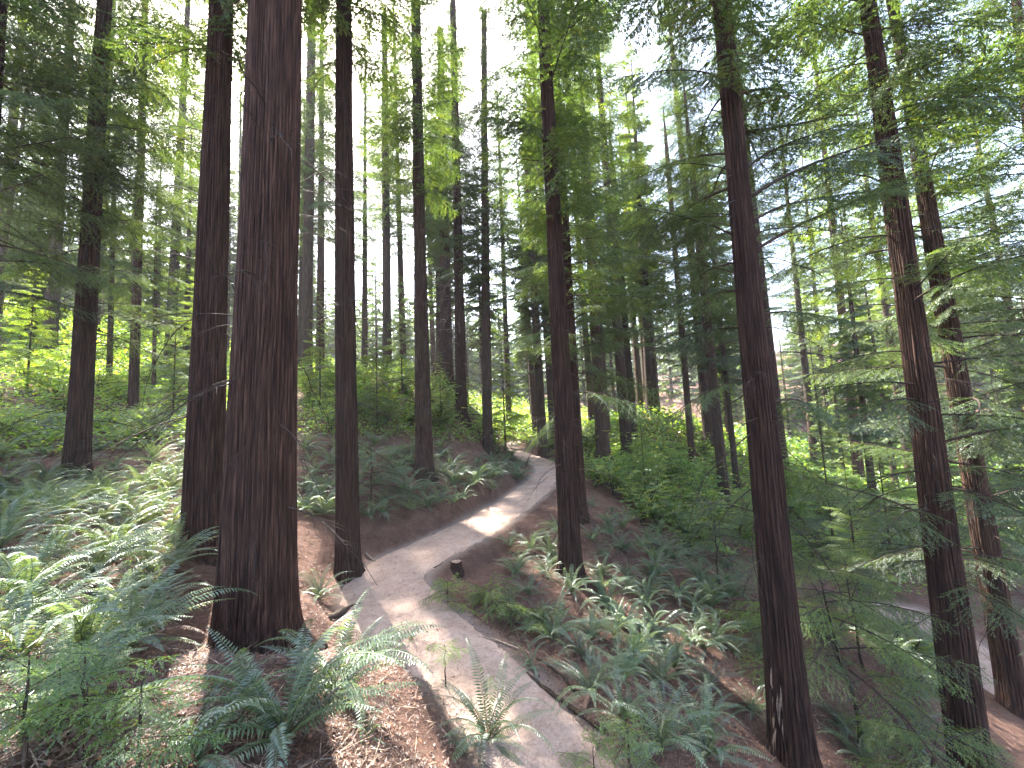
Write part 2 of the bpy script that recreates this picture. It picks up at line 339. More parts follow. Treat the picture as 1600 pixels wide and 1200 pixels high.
def branch_pack(seed, L, ntw, sp, ll, lw, rise=.1, droop=.3, bare=.18, twig=.42, sub=.13, sides=4, leafy=1.0, hang=.18, thick=.008):
    rs = np.random.RandomState(seed); b = Buf()
    s = np.linspace(0, 1, 10)
    wob = np.cumsum(rs.randn(10)) * .012 * L
    stem = np.stack([L * s * .97, wob, L * (rise * s - droop * s ** 2 + .10 * s ** 4)], 1)
    tube(b, stem, L * thick * (1 - .85 * s) + .0015, sides, 0)
    def sp_at(t): return np.array([np.interp(t, s, stem[:, k]) for k in range(3)])
    for i in range(ntw):
        t = bare + (1 - bare) * (i + rs.rand() * .6) / ntw
        p = sp_at(t); tg = unit(sp_at(min(1, t + .03)) - sp_at(max(0, t - .03)))
        sg = 1 if i % 2 else -1
        d = unit(rotz(tg, sg * (R(58) + rs.randn() * .2)) + np.array([0, 0, -hang + rs.randn() * .12]))
        tl = L * (twig * (1 - t) ** .75 + .07) * (.65 + .5 * rs.rand()) * min(1, .45 + 2.2 * (t - bare + .1))
        q = np.linspace(0, 1, 4)[:, None]; tp = p + d * tl * q + np.array([0, 0, -.16 * tl]) * q ** 2
        tube(b, tp, np.linspace(.0035, .001, 4) * (L / 2.5) ** .5, 3, 0)
        if rs.rand() > leafy: continue
        tone = np.clip(.45 + rs.randn() * .18, 0, 1)
        leaf_row(b, rs, p, d, tl, sp, ll, lw, .16, 1, tone)
        if sub and tl > sub * 2:
            k = int(tl / sub)
            for j in range(k):
                tt = (j + .6) / (k + .3); pp = p + d * tl * tt + np.array([0, 0, -.16 * tl]) * tt ** 2
                sd = unit(rotz(d, (1 if j % 2 else -1) * (R(46) + rs.randn() * .2)) + np.array([0, 0, -.12 + rs.randn() * .1]))
                leaf_row(b, rs, pp, sd, (tl * .45 * (1 - tt) + .08) * (.7 + .5 * rs.rand()), sp, ll, lw, .25, 1, tone)
    leaf_row(b, rs, sp_at(.86), unit(sp_at(1) - sp_at(.86)), L * .16, sp, ll, lw, .1)
    return b.pack()
def dead_pack(seed, L, ntw=7, droop=.35, rise=.15, thick=.007):
    rs = np.random.RandomState(seed); b = Buf(); s = np.linspace(0, 1, 9)
    stem = np.stack([L * s, np.cumsum(rs.randn(9)) * .02 * L, L * (rise * s - droop * s ** 2)], 1)
    tube(b, stem, L * thick * (1 - .85 * s) + .0015, 4, 0)
    for i in range(ntw):
        t = .25 + .7 * rs.rand(); p = np.array([np.interp(t, s, stem[:, k]) for k in range(3)])
        d = unit(rotz(np.array([1.0, 0, -.2]), (1 if i % 2 else -1) * (.5 + .5 * rs.rand())) + rs.randn(3) * .15); tl = L * (.12 + .25 * rs.rand())
        q = np.linspace(0, 1, 5)[:, None]
        tube(b, p + d * tl * q + np.array([0, 0, -.35 * tl]) * q ** 2 + np.cumsum(rs.randn(5, 3), 0) * .02 * tl, np.linspace(.0035, .0012, 5), 3, 0)
    return b.pack()
def place(buf, pack, pos, az, tilt, sc, roll=0.0, mirror=False):
    v, f, m, a = pack; v = v * sc
    if mirror: v = v * np.array([1, -1, 1])
    M = np.array((Matrix.Rotation(az, 3, 'Z') @ Matrix.Rotation(-tilt, 3, 'Y') @ Matrix.Rotation(roll, 3, 'X')))
    buf.v.append(v @ M.T + np.asarray(pos)); buf.f.append(f + buf.n); buf.m.append(m); buf.a.append(a); buf.n += len(v)

def tag(o, label=None, cat=None, group=None, kind=None):
    if label: o['label'] = label
    if cat: o['category'] = cat
    if group: o['group'] = group
    if kind: o['kind'] = kind
    return o
def ob(name, me, parent=None, loc=(0, 0, 0), rot=(0, 0, 0), sc=1.0):
    o = bpy.data.objects.new(name, me); COL.objects.link(o)
    if parent is not None: o.parent = parent
    o.location = loc; o.rotation_euler = rot; o.scale = (sc, sc, sc) if np.isscalar(sc) else sc
    return o
def empty(name, loc, rot=None, label=None, cat=None, group=None):
    o = bpy.data.objects.new(name, None); COL.objects.link(o); o.empty_display_size = .2
    o.location = loc
    if rot is not None: o.rotation_euler = rot
    return tag(o, label, cat, group)

# ------------------------------------------------------------------ ground, trails
def axis(lo, hi, step, far0, far1, g=1.16):
    a = list(np.arange(lo, hi, step)); s = step; x = a[-1]
    while x < far1: s *= g; x += s; a.append(x)
    s = step; x = a[0]; pre = []
    while x > far0: s *= g; x -= s; pre.append(x)
    return np.array(pre[::-1] + a)
gx = axis(-6.5, 7.5, .075, -350, 350, 1.07); gy = axis(1.2, 14, .08, -120, 420, 1.05)
X, Yy = np.meshgrid(gx, gy); Z = ground(X.ravel(), Yy.ravel())
nx, ny = len(gx), len(gy)
i = np.arange(ny - 1)[:, None] * nx + np.arange(nx - 1)[None]
b = Buf(); b.add(np.stack([X.ravel(), Yy.ravel(), Z], 1), np.stack([i, i + 1, i + 1 + nx, i + nx], -1).reshape(-1, 4))
me = mesh_from('forest_floor', b.pack(), [M_GROUND], True)
d1, ix = near_path(X.ravel(), Yy.ravel(), TR); d2, ix2 = near_path(X.ravel(), Yy.ravel(), LO)
dust = np.maximum(.9 - .9 * smooth(TRW[ix] * .98, TRW[ix] + .26, d1 + .12 * (N2(X.ravel() * 1.2, Yy.ravel() * 1.2) - .5)), 1 - smooth(LOW[ix2], LOW[ix2] + .35, d2))
at = me.attributes.new('dust', 'FLOAT', 'POINT'); at.data.foreach_set('value', dust.astype(np.float32))
tag(ob('ground', me), kind='structure')
def trail_mesh(name, P, Wd, lift=.012):
    b = Buf(); t = unit(np.gradient(P[:, :2], axis=0)); nrm = np.stack([t[:, 1], -t[:, 0]], 1); us = np.linspace(-1.12, 1.12, 25)
    wob = 1 + .22 * (N1(np.arange(len(P)) * .11, 3.3) - .5); V = []
    for k, u in enumerate(us):
        q = P[:, :2] + nrm * (Wd * wob * u)[:, None]
        z = P[:, 2] + lift - .045 * smooth(.75, 1.12, abs(u)) + .02 * (N3(q[:, 0] * 4, q[:, 1] * 4) - .5) - .02 * (1 - u * u)*0
        V.append(np.stack([q[:, 0], q[:, 1], z], 1))
    V = np.stack(V, 1); n, m = V.shape[:2]; i = np.arange(n - 1)[:, None] * m + np.arange(m - 1)[None]
    b.add(V.reshape(-1, 3), np.stack([i, i + 1, i + 1 + m, i + m], -1).reshape(-1, 4))
    return mesh_from(name, b.pack(), [M_TRAIL], True)
tag(ob('trail', trail_mesh('trail', TR, TRW)), kind='structure')
tag(ob('lower_trail', trail_mesh('lower_trail', LO, LOW)), kind='structure')

# ------------------------------------------------------------------ trunks
def trunk_mesh(name, seed, H, prof, hi, flare=.35, mat_=None, zmax_dense=None):
    """prof: [(z, radius)]; hi: sides count; dense rows low down."""
    rs = np.random.RandomState(seed); nz = vnoise(seed + 50); nz2 = vnoise(seed + 90)
    zd = zmax_dense or 6
    zs = np.concatenate([np.arange(-1.0, zd, .03 if hi > 200 else .05), np.arange(zd, H, .8), [H]]) if hi > 40 else np.concatenate([[-1.2, -.1, .1, .3, .6], np.arange(1, H, .8), [H]])
    pz = [p[0] for p in prof]; pr = [p[1] for p in prof]
    r0 = np.interp(zs, pz, pr)
    top = zs > pz[-1]; r0[top] = pr[-1] * np.clip((H - zs[top]) / (H - pz[-1]), .06, 1) ** .8
    th = np.linspace(0, 2 * math.pi, hi, endpoint=False)
    Z_, TH = np.meshgrid(zs, th, indexing='ij')
    cx, cy_ = np.cos(TH), np.sin(TH)
    per = lambda k, q: nz((cx + 2) * k, (cy_ + 2) * k + q)
    lob = 1 + .07 * np.sin(3 * TH + seed) + .05 * np.sin(5 * TH + 2 * seed)
    rad = r0[:, None] * lob
    fl = flare * pr[0] * (.75 * np.exp(-np.clip(Z_ + .1, 0, None) / .16) + .45 * np.exp(-np.clip(Z_ + .1, 0, None) / .5)) * (.7 + .8 * per(2.2, 0) + .25 * np.sin(7 * TH + seed))
    rad = rad + fl
    if hi > 40:
        nr = max(12, int(2 * math.pi * pr[0] / .05))
        ph = nr * TH + 5.0 * nz(cx * 2.2 + 5, Z_ * .9) + 2.2 * nz2(cy_ * 5 + 9, Z_ * 2.4)
        ridge = np.abs(np.sin(ph / 2)) ** .7
        ph2 = (nr * 2.3) * TH + 7 * nz2(cx * 3 + 5, Z_ * 1.3 + 7)
        ridge2 = np.abs(np.sin(ph2 / 2))
        amp = np.clip(.018 + .02 * nz(cx * 3 + 30, Z_ * .8), 0, 1) * min(1, pr[0] / .25)
        rad = rad + amp * (ridge - .6) + .006 * (ridge2 - .5) + .02 * (nz2(cx * 1.5 + 3, Z_ * .5) - .5)
    b = Buf(); V = np.stack([rad * cx, rad * cy_, Z_], -1); n = len(zs)
    sway = .05 * (nz(zs * .12, zs * 0 + .3) - nz(0, .3)); V[:, :, 0] += sway[:, None] * (zs > 0)[:, None]
    i = np.arange(n - 1)[:, None]; j = np.arange(hi)[None]
    b.add(V.reshape(-1, 3), np.stack([i * hi + j, i * hi + (j + 1) % hi, (i + 1) * hi + (j + 1) % hi, (i + 1) * hi + j], -1).reshape(-1, 4))
    return mesh_from(name, b.pack(), [mat_ or M_BARK], True)

# ------------------------------------------------------------------ foliage templates
NB = [branch_pack(100 + k, 2.6, 32, .024, .036, .0125, rise=.12 + .1 * (k % 2), droop=.28 + .08 * k, sub=.10, bare=.22) for k in range(4)]     # near
MB_ = [branch_pack(200 + k, 2.4, 22, .036, .078, .029, rise=.15, droop=.3 + .06 * k, sub=.15, bare=.12, twig=.46) for k in range(4)]                      # middle distance
FB = [branch_pack(300 + k, 2.4, 16, .085, .20, .115, rise=.1, droop=.3 + .06 * k, sub=.24, bare=.08, twig=.5) for k in range(3)]                        # far
DB = [dead_pack(400 + k, 1.6, 7 + k, droop=.3 + .12 * k, rise=.1 + .1 * (k % 2)) for k in range(5)]
near_branch = [mesh_from('leafy_branch', p, [M_TWIG, M_NEEDLE]) for p in NB]
near_branch_l = [mesh_from('leafy_branch_light', p, [M_TWIG, M_NEEDLE_L]) for p in NB]
dead_pale = [mesh_from('dead_branch', p, [M_PALE]) for p in DB]
dead_branch = [mesh_from('dead_branch', p, [M_TWIG]) for p in DB]

def crown_mesh(name, seed, packs, H, r0, r1, nb, mats, dead=0, thin=.0, tilt0=.1, power=.8):
    rs = np.random.RandomState(seed); b = Buf()
    for k in range(nb):
        t = ((k + rs.rand()) / nb) ** .95; z = H * t; r = (r0 + (r1 - r0) * t ** power) * (.65 + .6 * rs.rand())
        if t < .25: r *= .5 + 2 * t
        az = k * 2.399 + rs.randn() * .5
        place(b, packs[rs.randint(len(packs))], (0, 0, z), az, tilt0 + .35 * t + rs.randn() * .13, r / 2.4, rs.randn() * .25, rs.rand() < .5)
    for k in range(dead):
        z = -H * .55 * rs.rand() + .1 * H
        place(b, DB[rs.randint(5)], (0, 0, z), rs.rand() * 6.28, rs.randn() * .25, .55 + .5 * rs.rand())
    return mesh_from(name, b.pack(), mats)
CR_A = [crown_mesh('crown', 10 + k, MB_, 17, 3.3, .5, 100, [M_TWIG, M_NEEDLE], dead=34) for k in range(3)]      # big redwood crown
CR_S = [crown_mesh('crown', 20 + k, MB_, 15, 2.5, .4, 100, [M_TWIG, M_NEEDLE], dead=60) for k in range(2)]      # slim
CR_T = [crown_mesh('crown', 60 + k, MB_, 29, 3.6, .5, 165, [M_TWIG, M_NEEDLE_L if k == 1 else M_NEEDLE], dead=30) for k in range(3)]     # tall background redwood, one variant in paler needles for a luminous background
CR_F = [crown_mesh('crown', 30 + k, FB, 20, 3.2, .3, 120, [M_TWIG, M_NEEDLE]) for k in range(3)]     # background conifer clothed low
CR_FL = [crown_mesh('crown', 35 + k, FB, 18, 2.8, .4, 90, [M_TWIG, M_NEEDLE_L]) for k in range(2)]  # paler background crowns, sunlit look put into the needle colour
CR_Y = [crown_mesh('crown', 40 + k, MB_, 4.6, 1.5, .15, 60, [M_TWIG, M_NEEDLE_L if k else M_NEEDLE], tilt0=0.0) for k in range(3)]   # young conifer

def tree(name, base, up, H, prof, crown, cz, csc, label, cat='tree', group=None, hi=10, flare=.35, bmat=None, zd=None, seed=0, crot=0.0, deadn=0, dz=(1, 6)):
    """up: unit vector the trunk leans along."""
    rot = Vector((0, 0, 1)).rotation_difference(Vector(up)).to_euler()
    t = empty(name, base, rot, label, cat, group)
    ob('trunk', trunk_mesh('trunk', seed, H, prof, hi, flare, bmat, zd), t)
    if crown is not None:
        ob('crown', crown, t, (0, 0, cz), (0, 0, crot), csc)
    rs = np.random.RandomState(seed + 7)
    for k in range(deadn):
        z = dz[0] + (dz[1] - dz[0]) * (1.5 if deadn > 30 else 1) * rs.rand()
        ob('dead_branch', (dead_pale if deadn > 30 else dead_branch)[rs.randint(5)], t, (0, 0, z), (rs.randn() * .3, rs.randn() * .3, rs.rand() * 6.28), .6 + .6 * rs.rand())
    return t
HL = {
 'A': 'dark trunk cut off by the left edge of the photo, leaning in at the top',
 'B': 'medium dark trunk standing in the ferns on the left slope, leaning right',
 'C': 'slim straight tree behind the left slope, next right of the medium leaning trunk',
 'D': 'thick dark trunk close behind and left of the widest trunk',
 'E': 'widest reddish trunk in the foreground with a flared foot on bare needle litter',
 'F': 'straight trunk at the inner bend of the trail, its foot glowing red brown',
 'G': 'thin distant tree standing alone against white sky right of the bend trunk',
 'H': 'straight trunk rising from the fern bank above the trail',
 'I': 'distant trunk covered in bare twigs, left one of a close background pair',
 'J': 'trunk with bare twigs, right and nearer one of a close background pair',
 'K': 'slim straight trunk on the bank just before the trail turns out of sight',
 'L': 'slender leaning tree behind the far end of the trail',
 'M': 'front trunk of the twin redwoods right of the trail, knobbly bark, full height',
 'N': 'rear, thinner trunk of the twin redwoods right of the trail',
 'O': 'far dark trunk with bare lower bole, first right of the twin redwoods',
 'P': 'greyish far trunk, second right of the twin redwoods',
 'Q': 'thin pale far trunk, third right of the twin redwoods',
 'Rr': 'thin straight far trunk, fourth right of the twin redwoods',
 'S': 'darker far trunk just left of the red leaning foreground trunk',
 'T': 'red furrowed trunk leaning left on the steep bank, scarred pale at its foot',
 'U': 'thick black leaning trunk on the right, front one of the right pair',
 'V': 'leaning trunk on the right beside the lower trail, rear one of the right pair',
 'W': 'reddish trunk entering the top right corner of the photo',
 'X': 'very thin far trunk tucked right behind the darker far trunk',
 'Y': 'thin dark stem between the medium leaning trunk and the slim tree on the left',
 'Z': 'thinnest dark stem between the slim left tree and the thick dark trunk',
 'AA': 'faded tree showing between the widest trunk and the bend trunk',
 'AB': 'pale leaning stem against bright sky near the left edge',
}
HC = {  # crown set, start height, scale
 'A': (CR_A, 6.5, 1.0), 'B': (CR_A, 5.6, 1.0), 'C': (CR_S, 5.0, 1.25), 'D': (CR_A, 8.7, 1.0), 'E': (CR_A, 9.0, 1.05), 'F': (CR_A, 11.5, .9), 'G': (CR_S, 9, 1.2),
 'H': (CR_S, 9.5, 1.1), 'I': (CR_S, 7.5, 1.2), 'J': (CR_S, 7, 1.2), 'K': (CR_S, 7, 1.2), 'L': (CR_S, 5.5, 1.1), 'M': (CR_A, 8, .95), 'N': (CR_A, 6.3, .95),
 'O': (CR_A, 6, 1.0), 'P': (CR_A, 6, 1.0), 'Q': (CR_S, 7, 1.2), 'Rr': (CR_S, 6, 1.2), 'S': (CR_A, 6, .9), 'T': (CR_A, 8.8, .8), 'U': (CR_A, 10.5, .85), 'V': (CR_A, 8.0, .9),
 'W': (CR_A, 7, 1.0), 'X': (CR_S, 5, 1.0), 'Y': (CR_S, 3.5, .7), 'Z': (CR_S, 3, .6), 'AA': (CR_A, 9, 1.15), 'AB': (CR_S, 6, .9)}
HERO_T = {}
for k, (nm, bp, Y, tp, ws, H) in enumerate(HERO):
    P0 = at_y(*bp, Y); P1 = at_y(*tp, Y); g = G(P0[0], P0[1]); up = unit(P1 - P0)
    P0 = np.array([P0[0], P0[1], g])
    prof = []
    for (py, wpx) in sorted(ws, key=lambda q: -q[0]):
        u_ = (bp[1] - py) / (bp[1] - tp[1]); px = bp[0] + (tp[0] - bp[0]) * u_
        p = at_y(px, py, Y); dist = Y / (ray(px, py) @ (CM @ np.array([0, 0, -1.0]))) * 0 + Y
        # apparent width of an upright cylinder seen off axis
        q = CM.T @ p; depth = -q[2]; off = math.hypot(q[0], depth) / depth
        prof.append((max(0, (p[2] - g)), wpx / F * depth / off / 2 * {'T': .84, 'U': .88, 'M': .88, 'V': .9}.get(nm, .94)))
    fam, cz, cs = HC[nm]; H = min(H, cz + (17 if fam is CR_A else 15) * cs * .97)
    prof = sorted(prof); hi = 420 if nm == 'E' else 260 if nm in 'DTU' else 180 if nm in ('A', 'B', 'F', 'M', 'V') else 72 if nm in ('H', 'N', 'K', 'J') else 14
    fam, cz, cs = HC[nm]
    thin = Y > 15
    HERO_T[nm] = (tree('redwood_tree', tuple(P0), up, H, prof, fam[k % len(fam)], cz, cs, HL[nm], 'tree', 'redwood trunks of the grove', hi, .6 if nm == 'E' else .5,
         M_BARK2 if nm in ('H', 'G', 'K', 'L', 'O', 'P', 'Q', 'Rr', 'S', 'X', 'AB', 'AA') else M_BARK, min(12, max(4, Y * 1.15 + abs(g))) , 100 + k, k * 1.3,
         {'C': 6, 'D': 3, 'F': 5, 'G': 10, 'I': 48, 'J': 48, 'K': 16, 'L': 6, 'B': 2, 'H': 8, 'O': 8, 'P': 8, 'S': 6, 'AA': 8, 'Y': 6, 'Z': 6}.get(nm, 0), (1.5, 9)), P0, up, prof)

# leafy branches of the nearer trees, each a part of its tree
def add_branches(nm, specs, light=False):
    t = HERO_T[nm][0]; rs = np.random.RandomState(ord(nm[0]) * 7)
    for (z, az, ln, tilt) in specs:
        ob('branch', (near_branch_l if light else near_branch)[rs.randint(4)], t, (0, 0, z), Euler((rs.randn() * .2, -tilt, R(az))), ln / 2.6)
def many(seed, z0, z1, n, az0, az1, l0, l1, t0=-.1, t1=.3):
    rs = np.random.RandomState(seed)
    return [(z0 + (z1 - z0) * (i + rs.rand()) / n, az0 + (az1 - az0) * rs.rand(), l0 + (l1 - l0) * rs.rand(), t0 + (t1 - t0) * rs.rand()) for i in range(n)]
# azimuth 0 = to the right of the photo, 90 = away from the camera, 180 = left
add_branches('T', many(1, 5.6, 9.6, 16, -10, 190, 1.6, 3.2, .0, .5) + many(2, 6.6, 8.8, 5, -5, 30, 2.6, 3.8, .3, .6) + [(3.8, 20, 1.8, -.3), (5.0, 150, 1.4, -.2), (4.6, 30, 2.2, .1)])
add_branches('U', many(3, 3.2, 10.5, 22, 0, 360, 1.5, 3.0, -.1, .4))
add_branches('V', many(4, 2.5, 10.5, 26, 0, 360, 1.6, 3.2, -.1, .4))
add_branches('M', many(5, 5.0, 8.4, 9, -40, 150, 1.4, 2.8, -.2, .3) + [(5.4, 200, 1.6, 0), (3.6, 190, 1.3, -.5), (4.0, -10, 2.6, -.1)])
add_branches('N', many(6, 4.0, 8.0, 16, -60, 120, 1.8, 3.4, -.2, .3))
add_branches('W', many(7, 3.0, 9.0, 22, 90, 260, 2.0, 3.6, -.2, .3))
add_branches('A', many(8, 4.0, 10.0, 18, -40, 90, 1.6, 3.0, -.2, .3))
add_branches('B', many(9, 3.6, 9.0, 18, -40, 220, 1.4, 3.0, -.2, .3))
def landmark(px):
    L = sorted([(project(HERO_T[k][1] + HERO_T[k][2] * 3.0)[0], k) for k in HERO_T])
    return L

# ------------------------------------------------------------------ background trees
SHORT = {'A': 'left edge trunk', 'B': 'medium left trunk', 'C': 'slim left tree', 'D': 'thick dark trunk', 'E': 'widest trunk', 'F': 'bend trunk', 'G': 'lone thin tree', 'H': 'fern bank trunk',
         'I': 'twiggy pair', 'J': 'twiggy pair', 'K': 'slim trail trunk', 'L': 'slender leaning tree', 'M': 'twin redwoods', 'N': 'twin redwoods', 'O': 'far dark trunk', 'P': 'greyish far trunk', 'Q': 'thin pale trunk', 'Rr': 'thin straight trunk',
         'S': 'darker far trunk', 'T': 'red leaning trunk', 'U': 'black leaning trunk', 'V': 'rear right trunk', 'W': 'corner trunk'}
MARKS = sorted([(project(at_y(*h[1], h[2]) * .35 + at_y(*h[3], h[2]) * .65)[0], SHORT[h[0]]) for h in HERO if h[0] in list('ABDEFHKMTUV')])
def between(px):
    l = [m for m in MARKS if m[0] <= px]; r = [m for m in MARKS if m[0] > px]
    if not l: return 'left of the ' + r[0][1]
    if not r: return 'right of the ' + l[-1][1]
    return f'between the {l[-1][1]} and the {r[0][1]}'
ORD = ['nearest', 'second nearest', 'third nearest', 'fourth nearest', 'fifth nearest', 'sixth nearest', 'seventh nearest', 'eighth nearest', 'ninth nearest', 'tenth nearest'] + [f'{n}th nearest' for n in range(11, 90)]
PENDING = {}
def auto(o, what, px, dist, place_=None):
    PENDING.setdefault((what, place_ or between(px)), []).append((dist, o))
def flush_labels():
    for (what, pl), lst in PENDING.items():
        lst.sort(key=lambda q: q[0])
        for i, (_, o) in enumerate(lst):
            l_ = f'{what} {pl}' + (f', {ORD[i]} of them' if len(lst) > 1 else '')
            o['label'] = l_ if len(l_.split()) <= 16 else l_.replace(' of them', '')
tk_tall = [trunk_mesh('trunk', 930 + k, 40, [(0, .33), (12, .25), (28, .15)], 10, .3, M_BARK2 if k else M_BARK) for k in range(2)]
tk_thin = [trunk_mesh('trunk', 900 + k, 24, [(0, .26), (8, .19), (16, .12)], 9, .3, M_BARK2) for k in range(3)]
yk = [trunk_mesh('trunk', 950 + k, 4.9, [(0, .035), (2.5, .02)], 6, .3, M_BARK2) for k in range(2)]
def bg_tree(x, y, sc, crown, cz, what='background conifer', lean=0.0):
    z = G(x, y)
    t = empty('conifer_tree', (x, y, z), (random.uniform(-.02, .02), random.uniform(-.02, .02) + lean, random.uniform(0, 6.28)), None, 'tree', 'conifers in the forest background')
    t.scale = (sc, sc, sc)
    ob('trunk', random.choice(tk_thin), t); ob('crown', crown, t, (0, 0, cz))
    px, _ = project((x, y, z + 3)); auto(t, what, px, y); return t
random.seed(5)
spots = []
def far_enough(x, y, d): return all((x - a) ** 2 + (y - b_) ** 2 > d * d for a, b_ in spots)
cnt = 0
for _ in range(4000):
    if cnt >= 88: break
    Y = random.uniform(21, 75) ; px = random.uniform(-60, 1680); x = at_y(px, 650, Y)[0]
    # the photograph's open slots of sky
    if any(a < px < b_ for a, b_ in ((362, 388), (580, 625), (1230, 1300))) and Y < (45 if px > 1200 else 62): continue
    if not far_enough(x, Y, 3.0 + Y * .035): continue
    if abs(x - np.interp(Y, TR[::-1, 1] if False else [18, 33], [1.5, 0])) < 2 and Y < 34: continue
    spots.append((x, Y)); cnt += 1
    r = random.random()
    sc_ = random.uniform(.75, 1.15)
    if px < 330: cr, cz = random.choice(CR_FL + CR_F[:1]), random.uniform(.5, 3); sc_ *= .8
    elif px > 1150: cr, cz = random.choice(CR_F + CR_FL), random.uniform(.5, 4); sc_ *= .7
    else: cr, cz = random.choice(CR_F), random.uniform(3, 8)
    if 400 < px < 1120:
        sc_ *= 1.12
        if random.random() < .3: cr = random.choice(CR_FL)
        if random.random() < .42: continue
    bg_tree(x, Y, sc_, cr, cz)
for _ in range(900):
    if cnt >= 122: break
    Y = random.uniform(26, 70); px = random.uniform(1130, 1690); x = at_y(px, 650, Y)[0]
    if not far_enough(x, Y, 3.2): continue
    spots.append((x, Y)); cnt += 1
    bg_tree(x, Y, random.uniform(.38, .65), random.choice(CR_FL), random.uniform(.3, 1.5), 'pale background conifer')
def tall_tree(px, Y, cz):
    x = at_y(px, 650, Y)[0]; z = G(x, Y); spots.append((x, Y))
    t = empty('redwood_tree', (x, Y, z), (random.uniform(-.015, .015), random.uniform(-.015, .015), random.uniform(0, 6.28)), None, 'tree', 'tall slim redwoods behind the near trunks')
    ob('trunk', random.choice(tk_tall), t); ob('crown', random.choice(CR_T), t, (0, 0, cz), (0, 0, 0), (1, 1, (39.5 - cz) / 29)); auto(t, 'tall slim redwood', px, Y)
for px, Y, cz in [(-20, 26, 9), (70, 24, 8), (140, 31, 10), (262, 25, 9), (300, 36, 10), (500, 30, 11), (570, 38, 12), (632, 33, 12), (728, 33, 13), (795, 40, 13), (870, 30, 11), (925, 33, 10), (975, 23, 11),
                  (1012, 38, 11), (1105, 26, 10), (1185, 30, 9), (1215, 24, 10), (1265, 36, 9), (1330, 28, 9), (1410, 34, 8), (1500, 27, 8), (1610, 30, 8), (1290, 44, 9), (455, 41, 12), (680, 43, 12), (370, 47, 11)]: tall_tree(px, Y, cz)
n0 = cnt
for _ in range(900):
    if cnt >= n0 + 8: break
    Y = random.uniform(23, 44); px = random.uniform(400, 1120); x = at_y(px, 650, Y)[0]
    if not far_enough(x, Y, 2.2) or abs(x - np.interp(Y, [18, 33], [1.5, 0])) < 1.6: continue
    spots.append((x, Y)); cnt += 1
    bg_tree(x, Y, random.uniform(.95, 1.25), random.choice(CR_S), random.uniform(6, 9), 'slim feathery conifer')
# far wood that reads as one mass
fb = Buf(); rs = np.random.RandomState(77)
FFB = [branch_pack(500 + k, 3.2, 8, .25, .75, .5, rise=.1, droop=.4, sub=.8, bare=.05, sides=3, twig=.5) for k in range(2)]
for k in range(230):
    a = rs.uniform(-68, 68); rr = rs.uniform(78, 150); x, y = rr * math.sin(R(a)), rr * math.cos(R(a)); z = G(x, y); Hh = rs.uniform(16, 30)
    tube(fb, [(x, y, z - 1), (x, y, z + Hh * .5), (x, y, z + Hh)], [.35, .22, .04], 4, 0)
    nbb = 34
    for j in range(nbb):
        t = (j + rs.rand()) / nbb
        place(fb, FFB[j % 2], (x, y, z + 1 + (Hh - 1) * t), j * 2.4 + rs.rand(), .1 + .3 * t, (4.4 * (1 - t) ** .8 + .5) / 3.2)
tag(ob('far_forest', mesh_from('far_forest', fb.pack(), [M_BARK2, M_NEEDLE])), 'distant wooded hillside fading into haze behind every trunk', 'forest', kind='stuff')

# ------------------------------------------------------------------ young conifers
def young(px, py, Y, sc, label, k=0, lean=0):
    p = at_y(px, py, Y); z = G(p[0], p[1])
    t = empty('young_conifer', (p[0], p[1], z), (0, 0, random.uniform(0, 6)), label, 'young tree', 'young conifers under the tall trees'); t.scale = (sc,) * 3
    ob('trunk', yk[k % 2], t); ob('crown', CR_Y[k % 3], t, (0, 0, .25)); return t
for a in [(590, 700, 15.5, 1.0, 'young conifer on the bank between the bend trunk and the fern bank trunk', 1), (630, 690, 19, 1.3, 'taller young conifer behind the one on the fern bank', 0),
          (790, 700, 22, 1.5, 'bright young conifer at the far end of the trail', 1), (690, 690, 17.5, .75, 'small young conifer beside the twiggy pair of trunks', 2),
          (500, 700, 16, 1.0, 'young conifer behind the widest trunk', 2), (300, 660, 17, 1.2, 'young conifer left of the thick dark trunk', 1),
          (270, 650, 14, .9, 'dark young conifer between the slim tree and the thick dark trunk', 0),
          (1300, 830, 14.5, 1.25, 'tall young conifer in the valley between the leaning trunks', 0), (1390, 850, 15.5, 1.1, 'second young conifer in the valley nearer the right pair', 1),
          (1350, 980, 10.5, .95, 'young conifer below the leaning trunks near the lower trail', 1), (1240, 850, 17, .9, 'small young conifer just right of the red leaning trunk', 2),
          (1190, 830, 15, .8, 'small young conifer just left of the red leaning trunk', 1), (1010, 790, 16, .8, 'young conifer among the bright shrubs right of the trail', 1),
          (1560, 900, 14, 1.2, 'young conifer behind the right pair of trunks', 0), (1460, 880, 18, 1.3, 'young conifer glimpsed between the right pair of trunks', 2),
          (40, 640, 15, 1.1, 'sunlit young conifer near the left edge', 1), (870, 720, 21, .8, 'small young conifer right of the vanishing trail', 2)]:
    young(*a)

